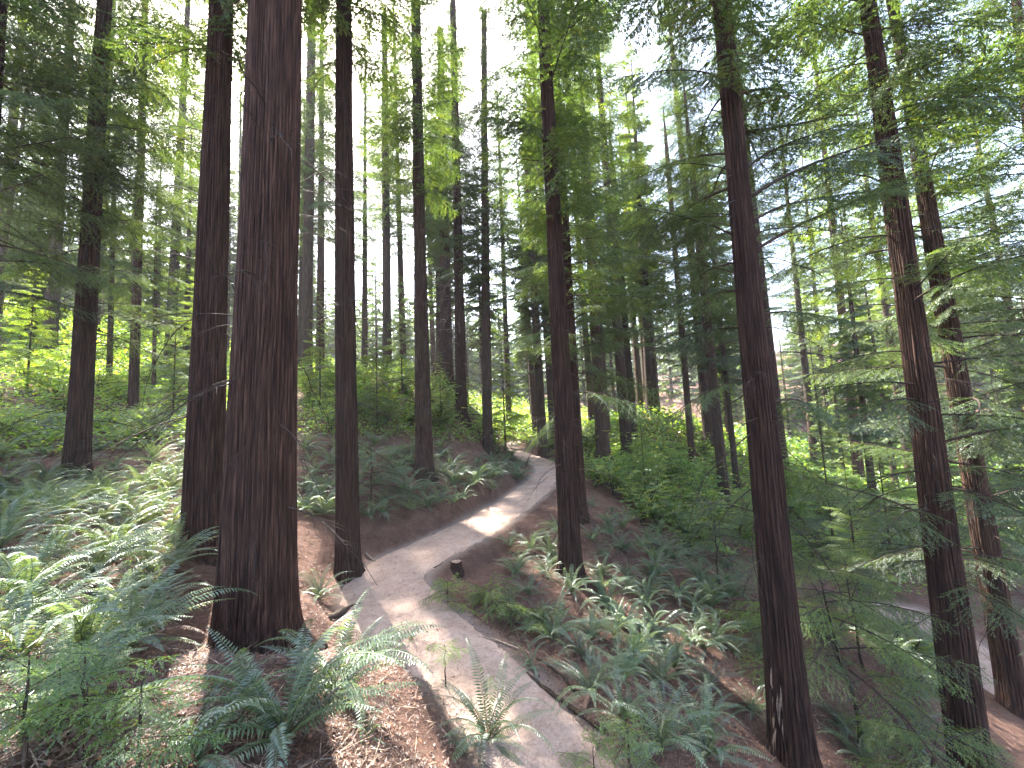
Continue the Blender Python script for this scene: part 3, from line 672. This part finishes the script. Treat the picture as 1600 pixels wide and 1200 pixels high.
# ------------------------------------------------------------------ shrubs
def shrub_pack(seed, n=1500, h=1.2, r=.8, ll=.065, lw=.042, stems=9):
    rs = np.random.RandomState(seed); b = Buf()
    for k in range(stems):
        az = rs.rand() * 6.28; rr = r * (.3 + .7 * rs.rand()); hh = h * (.5 + .5 * rs.rand()); q = np.linspace(0, 1, 7)
        pts = np.stack([np.cos(az) * rr * q ** 1.3, np.sin(az) * rr * q ** 1.3, hh * q ** .8], 1) + np.cumsum(rs.randn(7, 3), 0) * .02
        tube(b, pts, np.linspace(.012, .003, 7), 4, 0)
        for j in range(n // stems // 14):
            t = .3 + .7 * rs.rand(); p = np.array([np.interp(t, q, pts[:, i]) for i in range(3)])
            d = unit(np.array([rs.randn(), rs.randn(), .15 * rs.randn()])); tl = .18 + .3 * rs.rand()
            tube(b, [p, p + d * tl * .5, p + d * tl - [0, 0, .04]], [.003, .002, .001], 3, 0)
            m = 7; tt = np.linspace(.25, 1, m); pos = p + d * (tl * tt)[:, None]; tone = np.clip(.5 + rs.randn() * .25, 0, 1)
            for sg in (-1, 1):
                ld = unit(rotz(np.tile(d, (m, 1)), sg * R(55)) + rs.randn(m, 3) * .2)
                leaves(b, pos, ld, unit(np.array([0, 0, 1.0]) + rs.randn(m, 3) * .35), ll * (.7 + .5 * rs.rand(m)), np.full(m, lw), 1, np.clip(tone + rs.randn(m) * .15, 0, 1), .2)
    return b.pack()
SHR = [mesh_from('shrub', shrub_pack(600 + k), [M_TWIG, M_SHRUB]) for k in range(4)]
SHRS = [mesh_from('shrub', shrub_pack(620 + k, 700, .5, .45, .05, .03, 7), [M_TWIG, M_SHRUB]) for k in range(3)]
def in_poly(px, py, poly):
    c = False; j = len(poly) - 1
    for i in range(len(poly)):
        (xi, yi), (xj, yj) = poly[i], poly[j]
        if (yi > py) != (yj > py) and px < (xj - xi) * (py - yi) / (yj - yi) + xi: c = not c
        j = i
    return c
def off_trail(p, m=.12):
    for P, Wd in ((TR, TRW), (LO, LOW)):
        d = np.hypot(P[:, 0] - p[0], P[:, 1] - p[1]); i = d.argmin()
        if d[i] < Wd[i] + m: return False
    return True
def off_trunks(p, m=.25):
    return all(math.hypot(p[0] - h[1][0], p[1] - h[1][1]) > h[3][0][1] + m for h in HERO_T.values())
def sample(poly, n, mind, seed, tries=40, k=.0):
    rs = np.random.RandomState(seed); xs = [q[0] for q in poly]; ys = [q[1] for q in poly]; out = []; acc = np.full((n, 2), 1e6)
    for _ in range(n * tries):
        if len(out) >= n: break
        px, py = rs.uniform(min(xs), max(xs)), rs.uniform(min(ys), max(ys))
        if not in_poly(px, py, poly): continue
        p = hit(px, py)
        if p is None or not off_trail(p) or not off_trunks(p): continue
        if ((acc - p[:2]) ** 2).sum(1).min() < mind * mind: continue
        acc[len(out)] = p[:2]; out.append((p, px, py))
    return out
def scatter_shrubs(poly, n, mind, seed, meshes, s0, s1, what, pl=None):
    rs = np.random.RandomState(seed)
    for p, px, py in sample(poly, n, mind, seed):
        s = rs.uniform(s0, s1)
        o = ob('shrub', meshes[rs.randint(len(meshes))], None, tuple(p), (0, 0, rs.rand() * 6.28), (s, s, s * rs.uniform(.8, 1.2)))
        tag(o, None, 'shrub', 'leafy shrubs under the trees'); auto(o, what, px, p[1], pl)
scatter_shrubs([(920, 700), (1110, 715), (1170, 850), (1080, 870), (960, 800), (915, 760)], 30, .65, 11, SHR, 1.0, 1.6, 'bright green leafy shrub', 'on the slope right of the twin redwoods')
scatter_shrubs([(0, 560), (330, 560), (330, 640), (200, 700), (0, 690)], 34, .9, 12, SHR + SHRS, .8, 1.3, 'yellow green leafy shrub', 'on the upper left slope')
scatter_shrubs([(470, 590), (640, 600), (830, 640), (820, 700), (640, 690), (480, 680)], 22, 1.0, 13, SHR, .9, 1.4, 'light green leafy shrub', 'behind the fern bank')
scatter_shrubs([(1160, 740), (1600, 700), (1600, 900), (1400, 940), (1260, 900)], 34, 1.1, 14, SHR, 1.0, 1.7, 'green valley shrub', 'behind the right leaning trunks')
scatter_shrubs([(1370, 960), (1450, 1000), (1500, 1060), (1470, 1110), (1380, 1040)], 8, .5, 16, SHRS, .8, 1.2, 'low green shrub', 'above the lower trail by the black leaning trunk')
scatter_shrubs([(830, 690), (930, 690), (930, 720), (860, 722)], 6, .9, 15, SHR, .8, 1.2, 'light green shrub', 'at the far end of the trail')

# ------------------------------------------------------------------ ferns
def frond_pack(seed, L=.8, pairs=34, arch=.55, rise=1.0, width=.085, dry=False):
    rs = np.random.RandomState(seed); b = Buf(); s = np.linspace(0, 1, 14)
    # the rachis leaves the crown steeply, then arches over
    ang = rise - (rise + arch) * s ** 1.25
    dx = np.cos(ang); dz = np.sin(ang); x = np.r_[0, np.cumsum(dx[:-1])] * L / 13; z = np.r_[0, np.cumsum(dz[:-1])] * L / 13
    y = .04 * L * np.sin(s * 2 + rs.rand() * 6) * s
    st = np.stack([x, y, z], 1); tube(b, st, np.linspace(.0042, .001, 14), 3, 0)
    t = np.linspace(.12, .995, pairs); pos = np.stack([np.interp(t, s, st[:, k]) for k in range(3)], 1)
    a_ = np.interp(t, s, ang); tg = np.stack([np.cos(a_), np.zeros(pairs), np.sin(a_)], 1); nr = np.stack([-np.sin(a_), np.zeros(pairs), np.cos(a_)], 1)
    wl = width * np.clip(np.clip(np.sin(math.pi * (t * .86 + .13)), .001, 1) ** .6, .12, 1) * (1 - .55 * t ** 3)
    sp = L / pairs
    for sg in (-1, 1):
        d = unit(np.array([0, sg * 1.0, 0]) + tg * (.18 + .35 * t[:, None]) + rs.randn(pairs, 3) * .07 - nr * .16)
        nn = unit(nr + rs.randn(pairs, 3) * .12)
        leaves(b, pos, d, nn, wl * (.9 + .2 * rs.rand(pairs)), np.full(pairs, sp * .56), 1, np.clip(.5 + rs.randn(pairs) * .15, 0, 1), .18)
    return b.pack()
FR = [frond_pack(700 + k, L, 36, ar, ri, wd) for k, (L, ar, ri, wd) in enumerate([(.85, .35, 1.25, .07), (.9, .6, 1.1, .072), (.8, .8, .95, .065), (.75, .3, .8, .065), (.7, .15, 1.35, .06), (.65, .55, .55, .06)])]
frond_me = [mesh_from('frond', p, [M_FERN, M_FERN]) for p in FR]
dry_me = [mesh_from('dry_frond', p, [M_DRY, M_DRY]) for p in FR[2:6]]
def fern_pack(seed, n=18):
    rs = np.random.RandomState(seed); b = Buf()
    for k in range(n):
        p = FR[rs.randint(6)]; az = k * 2.399 + rs.randn() * .3
        v, f, m, a = p; tone = np.clip(a + rs.randn() * .2, 0, 1)
        place(b, (v, f, m, tone), (0, 0, .02), az, rs.randn() * .14, .75 + .4 * rs.rand(), rs.randn() * .25)
    for k in range(rs.randint(3, 9)):
        v, f, m, a = FR[2 + rs.randint(4)]
        place(b, (v, f, np.full(len(f), 2, np.int32), a), (0, 0, .02), rs.rand() * 6.28, -.75 + .2 * rs.randn(), .6 + .3 * rs.rand(), rs.randn() * .4)
    return b.pack()
FERN = [mesh_from('sword_fern', fern_pack(720 + k, 17 + 2 * k), [M_FERN, M_FERN, M_DRY]) for k in range(6)]
def near_fern(px, py, sc, n, label, seed, Y=None):
    rs = np.random.RandomState(seed); p = hit(px, py) if Y is None else at_y(px, py, Y)
    if Y is not None: p[2] = G(p[0], p[1])
    t = empty('sword_fern', tuple(p), (0, 0, rs.rand() * 6.28), label, 'fern', 'sword ferns on the forest floor'); t.scale = (sc * 1.22,) * 3
    for k in range(n):
        ob('frond', frond_me[rs.randint(6)], t, (0, 0, .02), Euler((rs.randn() * .22, rs.randn() * .16, k * 2.399 + rs.randn() * .3)), .8 + .35 * rs.rand())
    for k in range(rs.randint(2, 5)):
        ob('dry_frond', dry_me[rs.randint(4)], t, (0, 0, .01), Euler((rs.randn() * .3, .7 + rs.randn() * .2, rs.rand() * 6.28)), .7)
    return t
for a in [(446, 1165, .95, 26, 'open star shaped sword fern at the bottom, in front of the widest trunk', 1),
          (525, 1085, .88, 26, 'dense blue green sword fern right of the foot of the widest trunk', 2),
          (762, 1165, .95, 22, 'sword fern at the bottom growing over the near edge of the trail', 3),
          (500, 938, .75, 18, 'sunlit fern behind the widest trunk beside the trail bend', 4),
          (130, 1030, .85, 24, 'large dark sword fern at lower left with drooping fronds', 5),
          (205, 985, .75, 20, 'pale green sword fern reaching right toward the widest trunk', 6),
          (310, 1190, .62, 14, 'small blue green fern on the bottom edge left of the star shaped fern', 7),
          (40, 950, .9, 24, 'big sword fern at the left edge above the drooping one', 8),
          (180, 880, .9, 24, 'pale sword fern on the left slope below the thick dark trunk', 9),
          (925, 1090, .72, 18, 'tall fern at the right edge of the near trail', 10),
          (975, 1135, .66, 18, 'sunlit fern below the tall one on the right trail edge', 11),
          (1105, 1190, .85, 22, 'broad pale fern at the bottom beside the foot of the red leaning trunk', 12),
          (1035, 1180, .75, 20, 'fern at the bottom between the trail and the broad pale fern', 13),
          (830, 1045, .42, 12, 'small fern on the right trail edge at mid slope', 14),
          (640, 1010, .38, 8, 'tiny fern on the left lip of the trail', 15),
          (575, 1160, .28, 6, 'tiny fern seedling in the needle litter at the bottom', 16),
          (60, 1130, .7, 16, 'shaded sword fern at the bottom left corner', 17)]:
    near_fern(*a)
def scatter_ferns(poly, n, mind, seed, s0, s1, pl, what='sword fern'):
    rs = np.random.RandomState(seed)
    for p, px, py in sample(poly, n, mind, seed):
        s = rs.uniform(s0, s1) * rs.choice([.8, 1.0, 1.2])
        o = ob('sword_fern', FERN[rs.randint(6)], None, tuple(p), (rs.randn() * .08, rs.randn() * .08, rs.rand() * 6.28), s)
        tag(o, None, 'fern', 'sword ferns on the forest floor'); auto(o, what, px, p[1], pl)
scatter_ferns([(0, 760), (290, 770), (270, 900), (120, 930), (0, 900)], 34, .5, 21, .8, 1.1, 'on the left slope before the thick dark trunk')
scatter_ferns([(0, 660), (330, 650), (330, 770), (0, 775)], 42, .62, 22, .8, 1.15, 'around the foot of the medium left trunk')
scatter_ferns([(475, 690), (830, 705), (815, 770), (620, 815), (475, 810)], 76, .42, 23, .8, 1.15, 'on the bank above the trail')
scatter_ferns([(0, 900), (130, 930), (250, 900), (270, 960), (180, 1060), (0, 1160)], 12, .5, 30, .7, .95, 'at lower left below the slope ferns')
scatter_ferns([(780, 850), (880, 830), (900, 900), (1050, 900), (1140, 1000), (1060, 1100), (920, 1050), (800, 960)], 40, .46, 24, .6, .9, 'on the slope below the twin redwoods')
scatter_ferns([(905, 775), (1000, 815), (1120, 865), (1150, 970), (1000, 900), (912, 870)], 22, .5, 31, .6, .95, 'on the bare slope right of the twin redwoods')
scatter_ferns([(900, 830), (1150, 860), (1180, 1010), (1050, 900)], 12, .6, 25, .6, .9, 'on the shaded slope below the bright shrubs')
scatter_ferns([(1060, 1000), (1200, 1000), (1210, 1150), (1100, 1130)], 8, .55, 26, .5, .8, 'on the dark bank left of the red leaning trunk')
scatter_ferns([(1270, 980), (1480, 1000), (1480, 1200), (1290, 1200)], 20, .55, 27, .6, .9, 'between the red and the black leaning trunks')
scatter_ferns([(1480, 830), (1600, 830), (1600, 980), (1500, 960)], 10, .7, 28, .7, 1.0, 'beside the lower trail')

# ------------------------------------------------------------------ sprouts, saplings, stump, roots, fallen wood
SB = [branch_pack(800 + k, .7, 14, .016, .03, .0105, rise=.25, droop=.3 + .05 * k, sub=.07, bare=.12, twig=.5, thick=.005) for k in range(3)]
sb_l = [mesh_from('sprout_branch', p, [M_TWIG, M_SHRUB]) for p in SB]; sb_d = [mesh_from('sprout_branch', p, [M_TWIG, M_NEEDLE_L]) for p in SB]
def stem_mesh(pts, r0, r1, m, sides=7):
    b = Buf(); tube(b, pts, np.linspace(r0, r1, len(pts)), sides, 0); return mesh_from('stem', b.pack(), [m], True)
def sprout(px, py, h, n, ln, label, seed, light=True, lean=(0, 0), z0=.35, Y=None, name='redwood_seedling', cat='seedling'):
    rs = np.random.RandomState(seed); p = hit(px, py) if Y is None else at_y(px, py, Y)
    if Y is not None: p[2] = G(p[0], p[1])
    t = empty(name, tuple(p), (0, 0, 0), label, cat, 'small seedlings and saplings')
    q = np.linspace(0, 1, 8); pts = np.stack([lean[0] * q ** 1.5 + .01 * rs.randn(8) * h, lean[1] * q ** 1.5 + .01 * rs.randn(8) * h, h * q - .03], 1)
    ob('stem', stem_mesh(pts, .006 + .011 * h, .003, M_TWIG), t)
    for k in range(n):
        u = z0 + (1 - z0) * (k + rs.rand()) / n; c = [np.interp(u, q, pts[:, i]) for i in range(3)]
        big = ln > 1.1
        me_ = (near_branch_l if light else near_branch)[rs.randint(4)] if big else (sb_l if light else sb_d)[rs.randint(3)]
        ob('branch', me_, t, tuple(c), Euler((rs.randn() * .2, -.1 + rs.randn() * .15, k * 2.399 + rs.randn() * .4)), ln * (1.25 - .7 * u) * (.8 + .4 * rs.rand()) / (2.6 if big else .7))
    return t
sprout(697, 1078, .55, 6, .42, 'seedling on a thin bare black stem at the near edge of the trail', 1, False, z0=.8)
sprout(770, 960, .45, 12, .85, 'pale spreading sprout of redwood foliage at the trail edge below the stump', 2, False, z0=.1, name='redwood_sprout', cat='sprout')
sprout(700, 945, .4, 8, .6, 'smaller dark sprout at the trail edge left of the pale spreading one', 3, False, z0=.1, name='redwood_sprout', cat='sprout')
sprout(850, 985, .35, 8, .6, 'low sprout among ferns right of the pale spreading one', 13, False, z0=.1, name='redwood_sprout', cat='sprout')
for i, a in enumerate([(35, 1215, .5, 6, .5, 'bright green seedling in the bottom left corner'), (125, 1195, .5, 6, .45, 'bright green seedling second from the bottom left corner'),
          (215, 1230, .45, 6, .4, 'bright green seedling third from the bottom left corner'), (90, 1150, .35, 5, .35, 'bright green seedling above those in the bottom left corner')]):
    sprout(*a, seed=20 + i)
sprout(985, 1215, .5, 9, .45, 'yellow green sprig at the bottom edge right of the trail', 30)
sprout(930, 1230, .35, 7, .4, 'small yellow green sprig overhanging the trail at the bottom edge', 31)
sprout(1342, 1135, 2.9, 22, 1.9, 'leaning sapling with layered pale sprays between the red and black leaning trunks', 32, True, (-.35, .2), z0=.3, Y=6.6, name='redwood_sapling', cat='sapling')
sprout(1350, 1045, 2.1, 16, 1.5, 'shorter sapling close behind the leaning sapling on the right slope', 33, False, (-.1, .1), z0=.3, Y=8.2, name='redwood_sapling', cat='sapling')
sprout(1440, 1200, 1.3, 12, 1.3, 'low sapling in front of the black leaning trunk', 34, True, (.2, -.1), z0=.25, Y=5.6, name='redwood_sapling', cat='sapling')
sprout(1580, 1190, 1.2, 12, 1.3, 'low sapling at the bottom right corner beside the lower trail', 35, True, (-.1, 0), z0=.25, Y=6.3, name='redwood_sapling', cat='sapling')
sprout(1120, 900, 2.0, 14, 1.4, 'dark sapling left of the red leaning trunk', 36, False, (.1, 0), z0=.3, Y=9.5, name='redwood_sapling', cat='sapling')
sprout(580, 800, 1.7, 16, 1.3, 'drooping dark sapling right of the bend trunk', 37, False, (0, 0), z0=.3, Y=11, name='redwood_sapling', cat='sapling')
def stump(px, py, r, h, label, name='tree_stump', cut=M_CUT):
    p = hit(px, py); t = empty(name, tuple(p), (0, 0, 0), label, 'stump'); b = Buf(); n = 40; th = np.linspace(0, 2 * math.pi, n, endpoint=False); zs = np.linspace(-.12, h, 14); rs = np.random.RandomState(3)
    rr = r * (1 + .1 * np.sin(3 * th) + .05 * np.sin(8 * th + 1)); nz = vnoise(9)
    V = np.stack([np.stack([(rr * (1 + .5 * math.exp(-max(z, 0) / .06)) + .012 * nz(th * 9, th * 0 + z * 3)) * f(th) for f in (np.cos, np.sin)] + [z + 0 * th + (.02 * nz(th * 3, th * 0) if z > h * .9 else 0)], 1) for z in zs])
    i = np.arange(13)[:, None]; j = np.arange(n)[None]
    b.add(V.reshape(-1, 3), np.stack([i * n + j, i * n + (j + 1) % n, (i + 1) * n + (j + 1) % n, (i + 1) * n + j], -1).reshape(-1, 4)); ob('bark', mesh_from('bark', b.pack(), [M_BARK], True), t)
    c = Buf(); q = V[-1] * np.array([.985, .985, 1]); ks = [0, .5, 1.0]; G_ = np.concatenate([q * np.array([k + .02, k + .02, 1]) - [0, 0, .006] for k in ks])
    i = np.arange(2)[:, None]; c.add(G_, np.stack([i * n + j, i * n + (j + 1) % n, (i + 1) * n + (j + 1) % n, (i + 1) * n + j], -1).reshape(-1, 4)); c.add(G_[[0, 10, 20, 30]], [[0, 1, 2, 3]])
    ob('cut_top', mesh_from('cut_top', c.pack(), [cut]), t)
stump(713, 893, .1, .2, 'small sawn stump at the right edge of the trail near its bend')
def log(name, pxs, r0, r1, label, m, lift=.03, cat='branch', seed=0):
    P = np.array([hit(*q) for q in pxs]); P[:, 2] += lift; rs = np.random.RandomState(seed)
    D, _ = dense(P, np.ones(len(P)), .05); D = np.vstack([D, P[-1]]); D += rs.randn(*D.shape) * .004; D = np.vstack([D[0] + (D[0] - D[1]) * .1, D, D[-1] + (D[-1] - D[-2]) * .1])
    b = Buf(); tube(b, D - D[0], np.r_[.001, (np.linspace(r0, r1, len(D)) * (1 + .06 * rs.randn(len(D))))[1:-1], .001], 8, 0); o = ob(name, mesh_from(name, b.pack(), [m], True), None, tuple(D[0])); return tag(o, label, cat)
log('fallen_branch', [(822, 1062), (860, 1088), (902, 1122), (945, 1152)], .018, .035, 'long fallen branch lying along the right edge of the near trail', M_BARK2)
log('fallen_branch', [(742, 998), (775, 1006), (812, 1020)], .015, .012, 'thin pale stick on the right trail edge below the pale sprout', M_PALE, seed=1)
log('fallen_branch', [(838, 1032), (868, 1052), (900, 1085)], .014, .02, 'dark stick lying above the long fallen branch', M_BARK2, seed=2)
log('rotten_log', [(515, 968), (545, 955), (562, 948)], .06, .045, 'short black rotten log piece left of the trail behind the big fern', M_TWIG, .02, 'log', 4)
log('fallen_branch', [(612, 1010), (632, 1030), (655, 1055)], .03, .02, 'dark root like stick on the left lip of the trail', M_BARK, .0, seed=5)
log('fallen_branch', [(1145, 1108), (1175, 1104), (1200, 1110)], .015, .02, 'dark stick on the bank left of the red leaning trunk', M_TWIG, seed=6)
log('exposed_root', [(572, 868), (590, 880), (612, 878), (622, 862)], .03, .012, 'curved exposed root beside the foot of the bend trunk', M_PALE, -.008, 'root', seed=7)
log('exposed_root', [(655, 895), (672, 890), (692, 880)], .016, .01, 'thin dark root crossing the trail near the stump', M_BARK2, .0, 'root', seed=8)
scar = Buf(); rsq = np.random.RandomState(4); ns_ = 46; sa = R(176) + rsq.randn(ns_) * R(19); sz = rsq.rand(ns_) * 1.05; _, _, _, tp_ = HERO_T['T']
sr = np.interp(sz, [q[0] for q in tp_], [q[1] for q in tp_]) * (1 + .42 * np.exp(-sz / .3)) + .012
leaves(scar, np.stack([sr * np.cos(sa), sr * np.sin(sa), sz], 1), np.stack([-.06 * np.cos(sa) + .03 * rsq.randn(ns_), -.06 * np.sin(sa) + .03 * rsq.randn(ns_), np.ones(ns_)], 1), np.stack([np.cos(sa), np.sin(sa), 0 * sa], 1), .12 + .38 * rsq.rand(ns_), .014 + .02 * rsq.rand(ns_), 0)
tag(ob('scarred_bark', mesh_from('scarred_bark', scar.pack(), [M_PALE]), HERO_T['T'][0]), 'pale splintered bark')
# bare hanging branches
for nm, specs in {'T': [(3.45, 178, 1.5, -.9), (3.6, 170, 1.3, -.6), (2.7, 185, .9, -.7), (4.3, 190, 1.6, -.4), (3.1, 5, 1.5, -.6), (2.2, -15, .7, -.4)], 'M': [(3.4, 185, 1.5, -.5), (4.6, 175, 1.5, 0), (5.6, 180, 1.6, .2)], 'D': [(3.2, 185, 1.2, -.5), (4.2, 200, 1.6, -.5), (2.4, 190, 1.3, -.3), (5.0, 195, 1.5, .3)],
        'F': [(2.8, 10, 1.5, -.5), (3.6, 20, 1.6, -.4), (4.6, 0, 1.4, -.4), (1.9, 5, 1.3, -.2), (5.4, 15, 1.6, .1)], 'U': [(4.0, 175, 1.7, -.1), (4.6, 185, 1.6, .1), (3.0, 180, 1.4, -.3), (2.2, 170, 1.2, -.4), (5.2, 178, 1.9, .1)], 'V': [(3.0, 180, 1.5, -.5), (4.4, 0, 1.5, -.3), (2.0, 200, 1.4, -.5)]}.items():
    for k, (z, az, ln, tl) in enumerate(specs):
        ob('dead_branch', dead_branch[(k + ord(nm)) % 5], HERO_T[nm][0], (0, 0, z), Euler((.2 * math.sin(k * 3), -tl, R(az))), (ln / 1.6))

# ------------------------------------------------------------------ undergrowth nobody could count, needle litter
def undergrowth(name, poly_list, label, mt, seed):
    rs = np.random.RandomState(seed); b = Buf()
    for poly, n, ll in poly_list:
        for p, px, py in sample(poly, n, .12, seed + n, 12):
            k = rs.randint(5, 12); s_ = max(1, p[1] / 14); l_ = ll * s_
            c = p + np.stack([rs.randn(k) * .16 * s_, rs.randn(k) * .16 * s_, np.abs(rs.randn(k)) * .16 * s_ + .03], 1)
            d = unit(np.stack([rs.randn(k), rs.randn(k), .3 * rs.randn(k)], 1)); tone = np.clip(.5 + .25 * rs.randn(), 0, 1)
            leaves(b, c, d, unit(np.array([0, 0, 1.0]) + rs.randn(k, 3) * .5), np.full(k, l_), np.full(k, l_ * .55), 0, np.clip(tone + rs.randn(k) * .12, 0, 1), .2)
    tag(ob(name, mesh_from(name, b.pack(), [mt])), label, name.replace('_', ' '), kind='stuff')
undergrowth('undergrowth', [([(0, 440), (360, 480), (360, 690), (0, 720)], 4200, .12), ([(470, 540), (880, 540), (850, 700), (470, 680)], 2600, .11), ([(900, 600), (1180, 560), (1250, 480), (1600, 470), (1600, 920), (1400, 930), (1100, 860), (920, 740)], 9000, .13)],
            'low leafy green ground cover spreading over the slopes beyond the ferns', M_SHRUB, 41)
def litter(name, n, x0, x1, y0, y1, L, W_, seed, label, mt, clump=.3):
    rs = np.random.RandomState(seed); y = y0 + (y1 - y0) * rs.rand(n) ** 1.6; x = (x0 + (x1 - x0) * rs.rand(n)) * (.25 + y / y1)
    dd, ix = near_path(x, y, TR); keep = (N2(x * 2.3, y * 2.3) > clump) & ((dd > TRW[ix] * .9) | (rs.rand(n) < .14)); x = x[keep]; y = y[keep]; m = len(x)
    z = ground(x, y) + .004 + .012 * rs.rand(m); a = rs.rand(m) * 6.28; d = np.stack([np.cos(a), np.sin(a), .25 * rs.randn(m)], 1)
    b = Buf(); leaves(b, np.stack([x, y, z], 1), unit(d), unit(np.array([0, 0, 1.0]) + rs.randn(m, 3) * .4), L * (.5 + rs.rand(m)), W_ * (.6 + .8 * rs.rand(m)), 0, rs.rand(m), .05)
    tag(ob(name, mesh_from(name, b.pack(), [mt])), label, 'litter', kind='stuff')
litter('needle_litter', 150000, -7, 9, 1.5, 12, .042, .0065, 51, 'reddish brown redwood needles and bark scraps strewn over the soil', M_DRY)
litter('bark_chips', 26000, -7, 9, 1.5, 14, .04, .02, 53, 'dark flakes of bark and dead leaf lying on the soil', M_CHIP, .1)
pb = Buf(); rp = np.random.RandomState(61); cubev = np.array([[x_, y_, z_] for x_ in (-1, 1) for y_ in (-1, 1) for z_ in (-1, 1)]) * .58; cubef = np.array([[0, 1, 3, 2], [4, 6, 7, 5], [0, 4, 5, 1], [2, 3, 7, 6], [0, 2, 6, 4], [1, 5, 7, 3]])
for k in range(1400):
    i_ = rp.randint(20, min(len(TR), 190)); u_ = rp.choice([-1, 1]) * rp.rand() ** .5 * TRW[i_] * 1.1; a_ = rp.rand() * 6.28; p_ = TR[i_] + np.array([math.cos(a_) * u_, math.sin(a_) * u_, .012]); sz_ = .004 + .014 * rp.rand() ** 3
    pb.add(cubev * (1 + .3 * rp.randn(8, 3)) * sz_ * np.array([1.3, 1, .7]) + p_, cubef, 0)
tag(ob('pebbles', mesh_from('pebbles', pb.pack(), [M_TRAIL], True)), 'small stones and dirt crumbs scattered on the trail', 'pebbles', kind='stuff')
litter('twig_litter', 9000, -7, 9, 1.6, 12, .16, .007, 52, 'thin fallen twigs lying on the slopes beside the trail', M_PALE, .2)

# ------------------------------------------------------------------ haze
HAZE = .0007
zl = float(Z.min()) - 1.5; zh = 75.0
bm = Buf(); bx = 352.0
bm.add([(-bx, -122, zl), (bx, -122, zl), (bx, 422, zl), (-bx, 422, zl), (-bx, -122, zh), (bx, -122, zh), (bx, 422, zh), (-bx, 422, zh)],
       [[0, 3, 2, 1], [4, 5, 6, 7], [0, 1, 5, 4], [1, 2, 6, 5], [2, 3, 7, 6], [3, 0, 4, 7]])
mh = bpy.data.materials.new('haze'); mh.use_nodes = True; th_ = mh.node_tree; th_.nodes.clear()
ho = th_.nodes.new('ShaderNodeOutputMaterial'); pv = th_.nodes.new('ShaderNodeVolumePrincipled')
pv.inputs['Density'].default_value = HAZE; pv.inputs['Color'].default_value = (.93, .96, 1, 1); pv.inputs['Anisotropy'].default_value = .1
th_.links.new(pv.outputs[0], ho.inputs['Volume'])
if HAZE > 0: tag(ob('haze', mesh_from('haze', bm.pack(), [mh])), kind='stuff')
flush_labels()
for o in SC.objects:
    if o.parent is None and o.type in ('MESH',) and not o.get('label') and not o.get('kind'): o['label'] = o.name.replace('_', ' ')
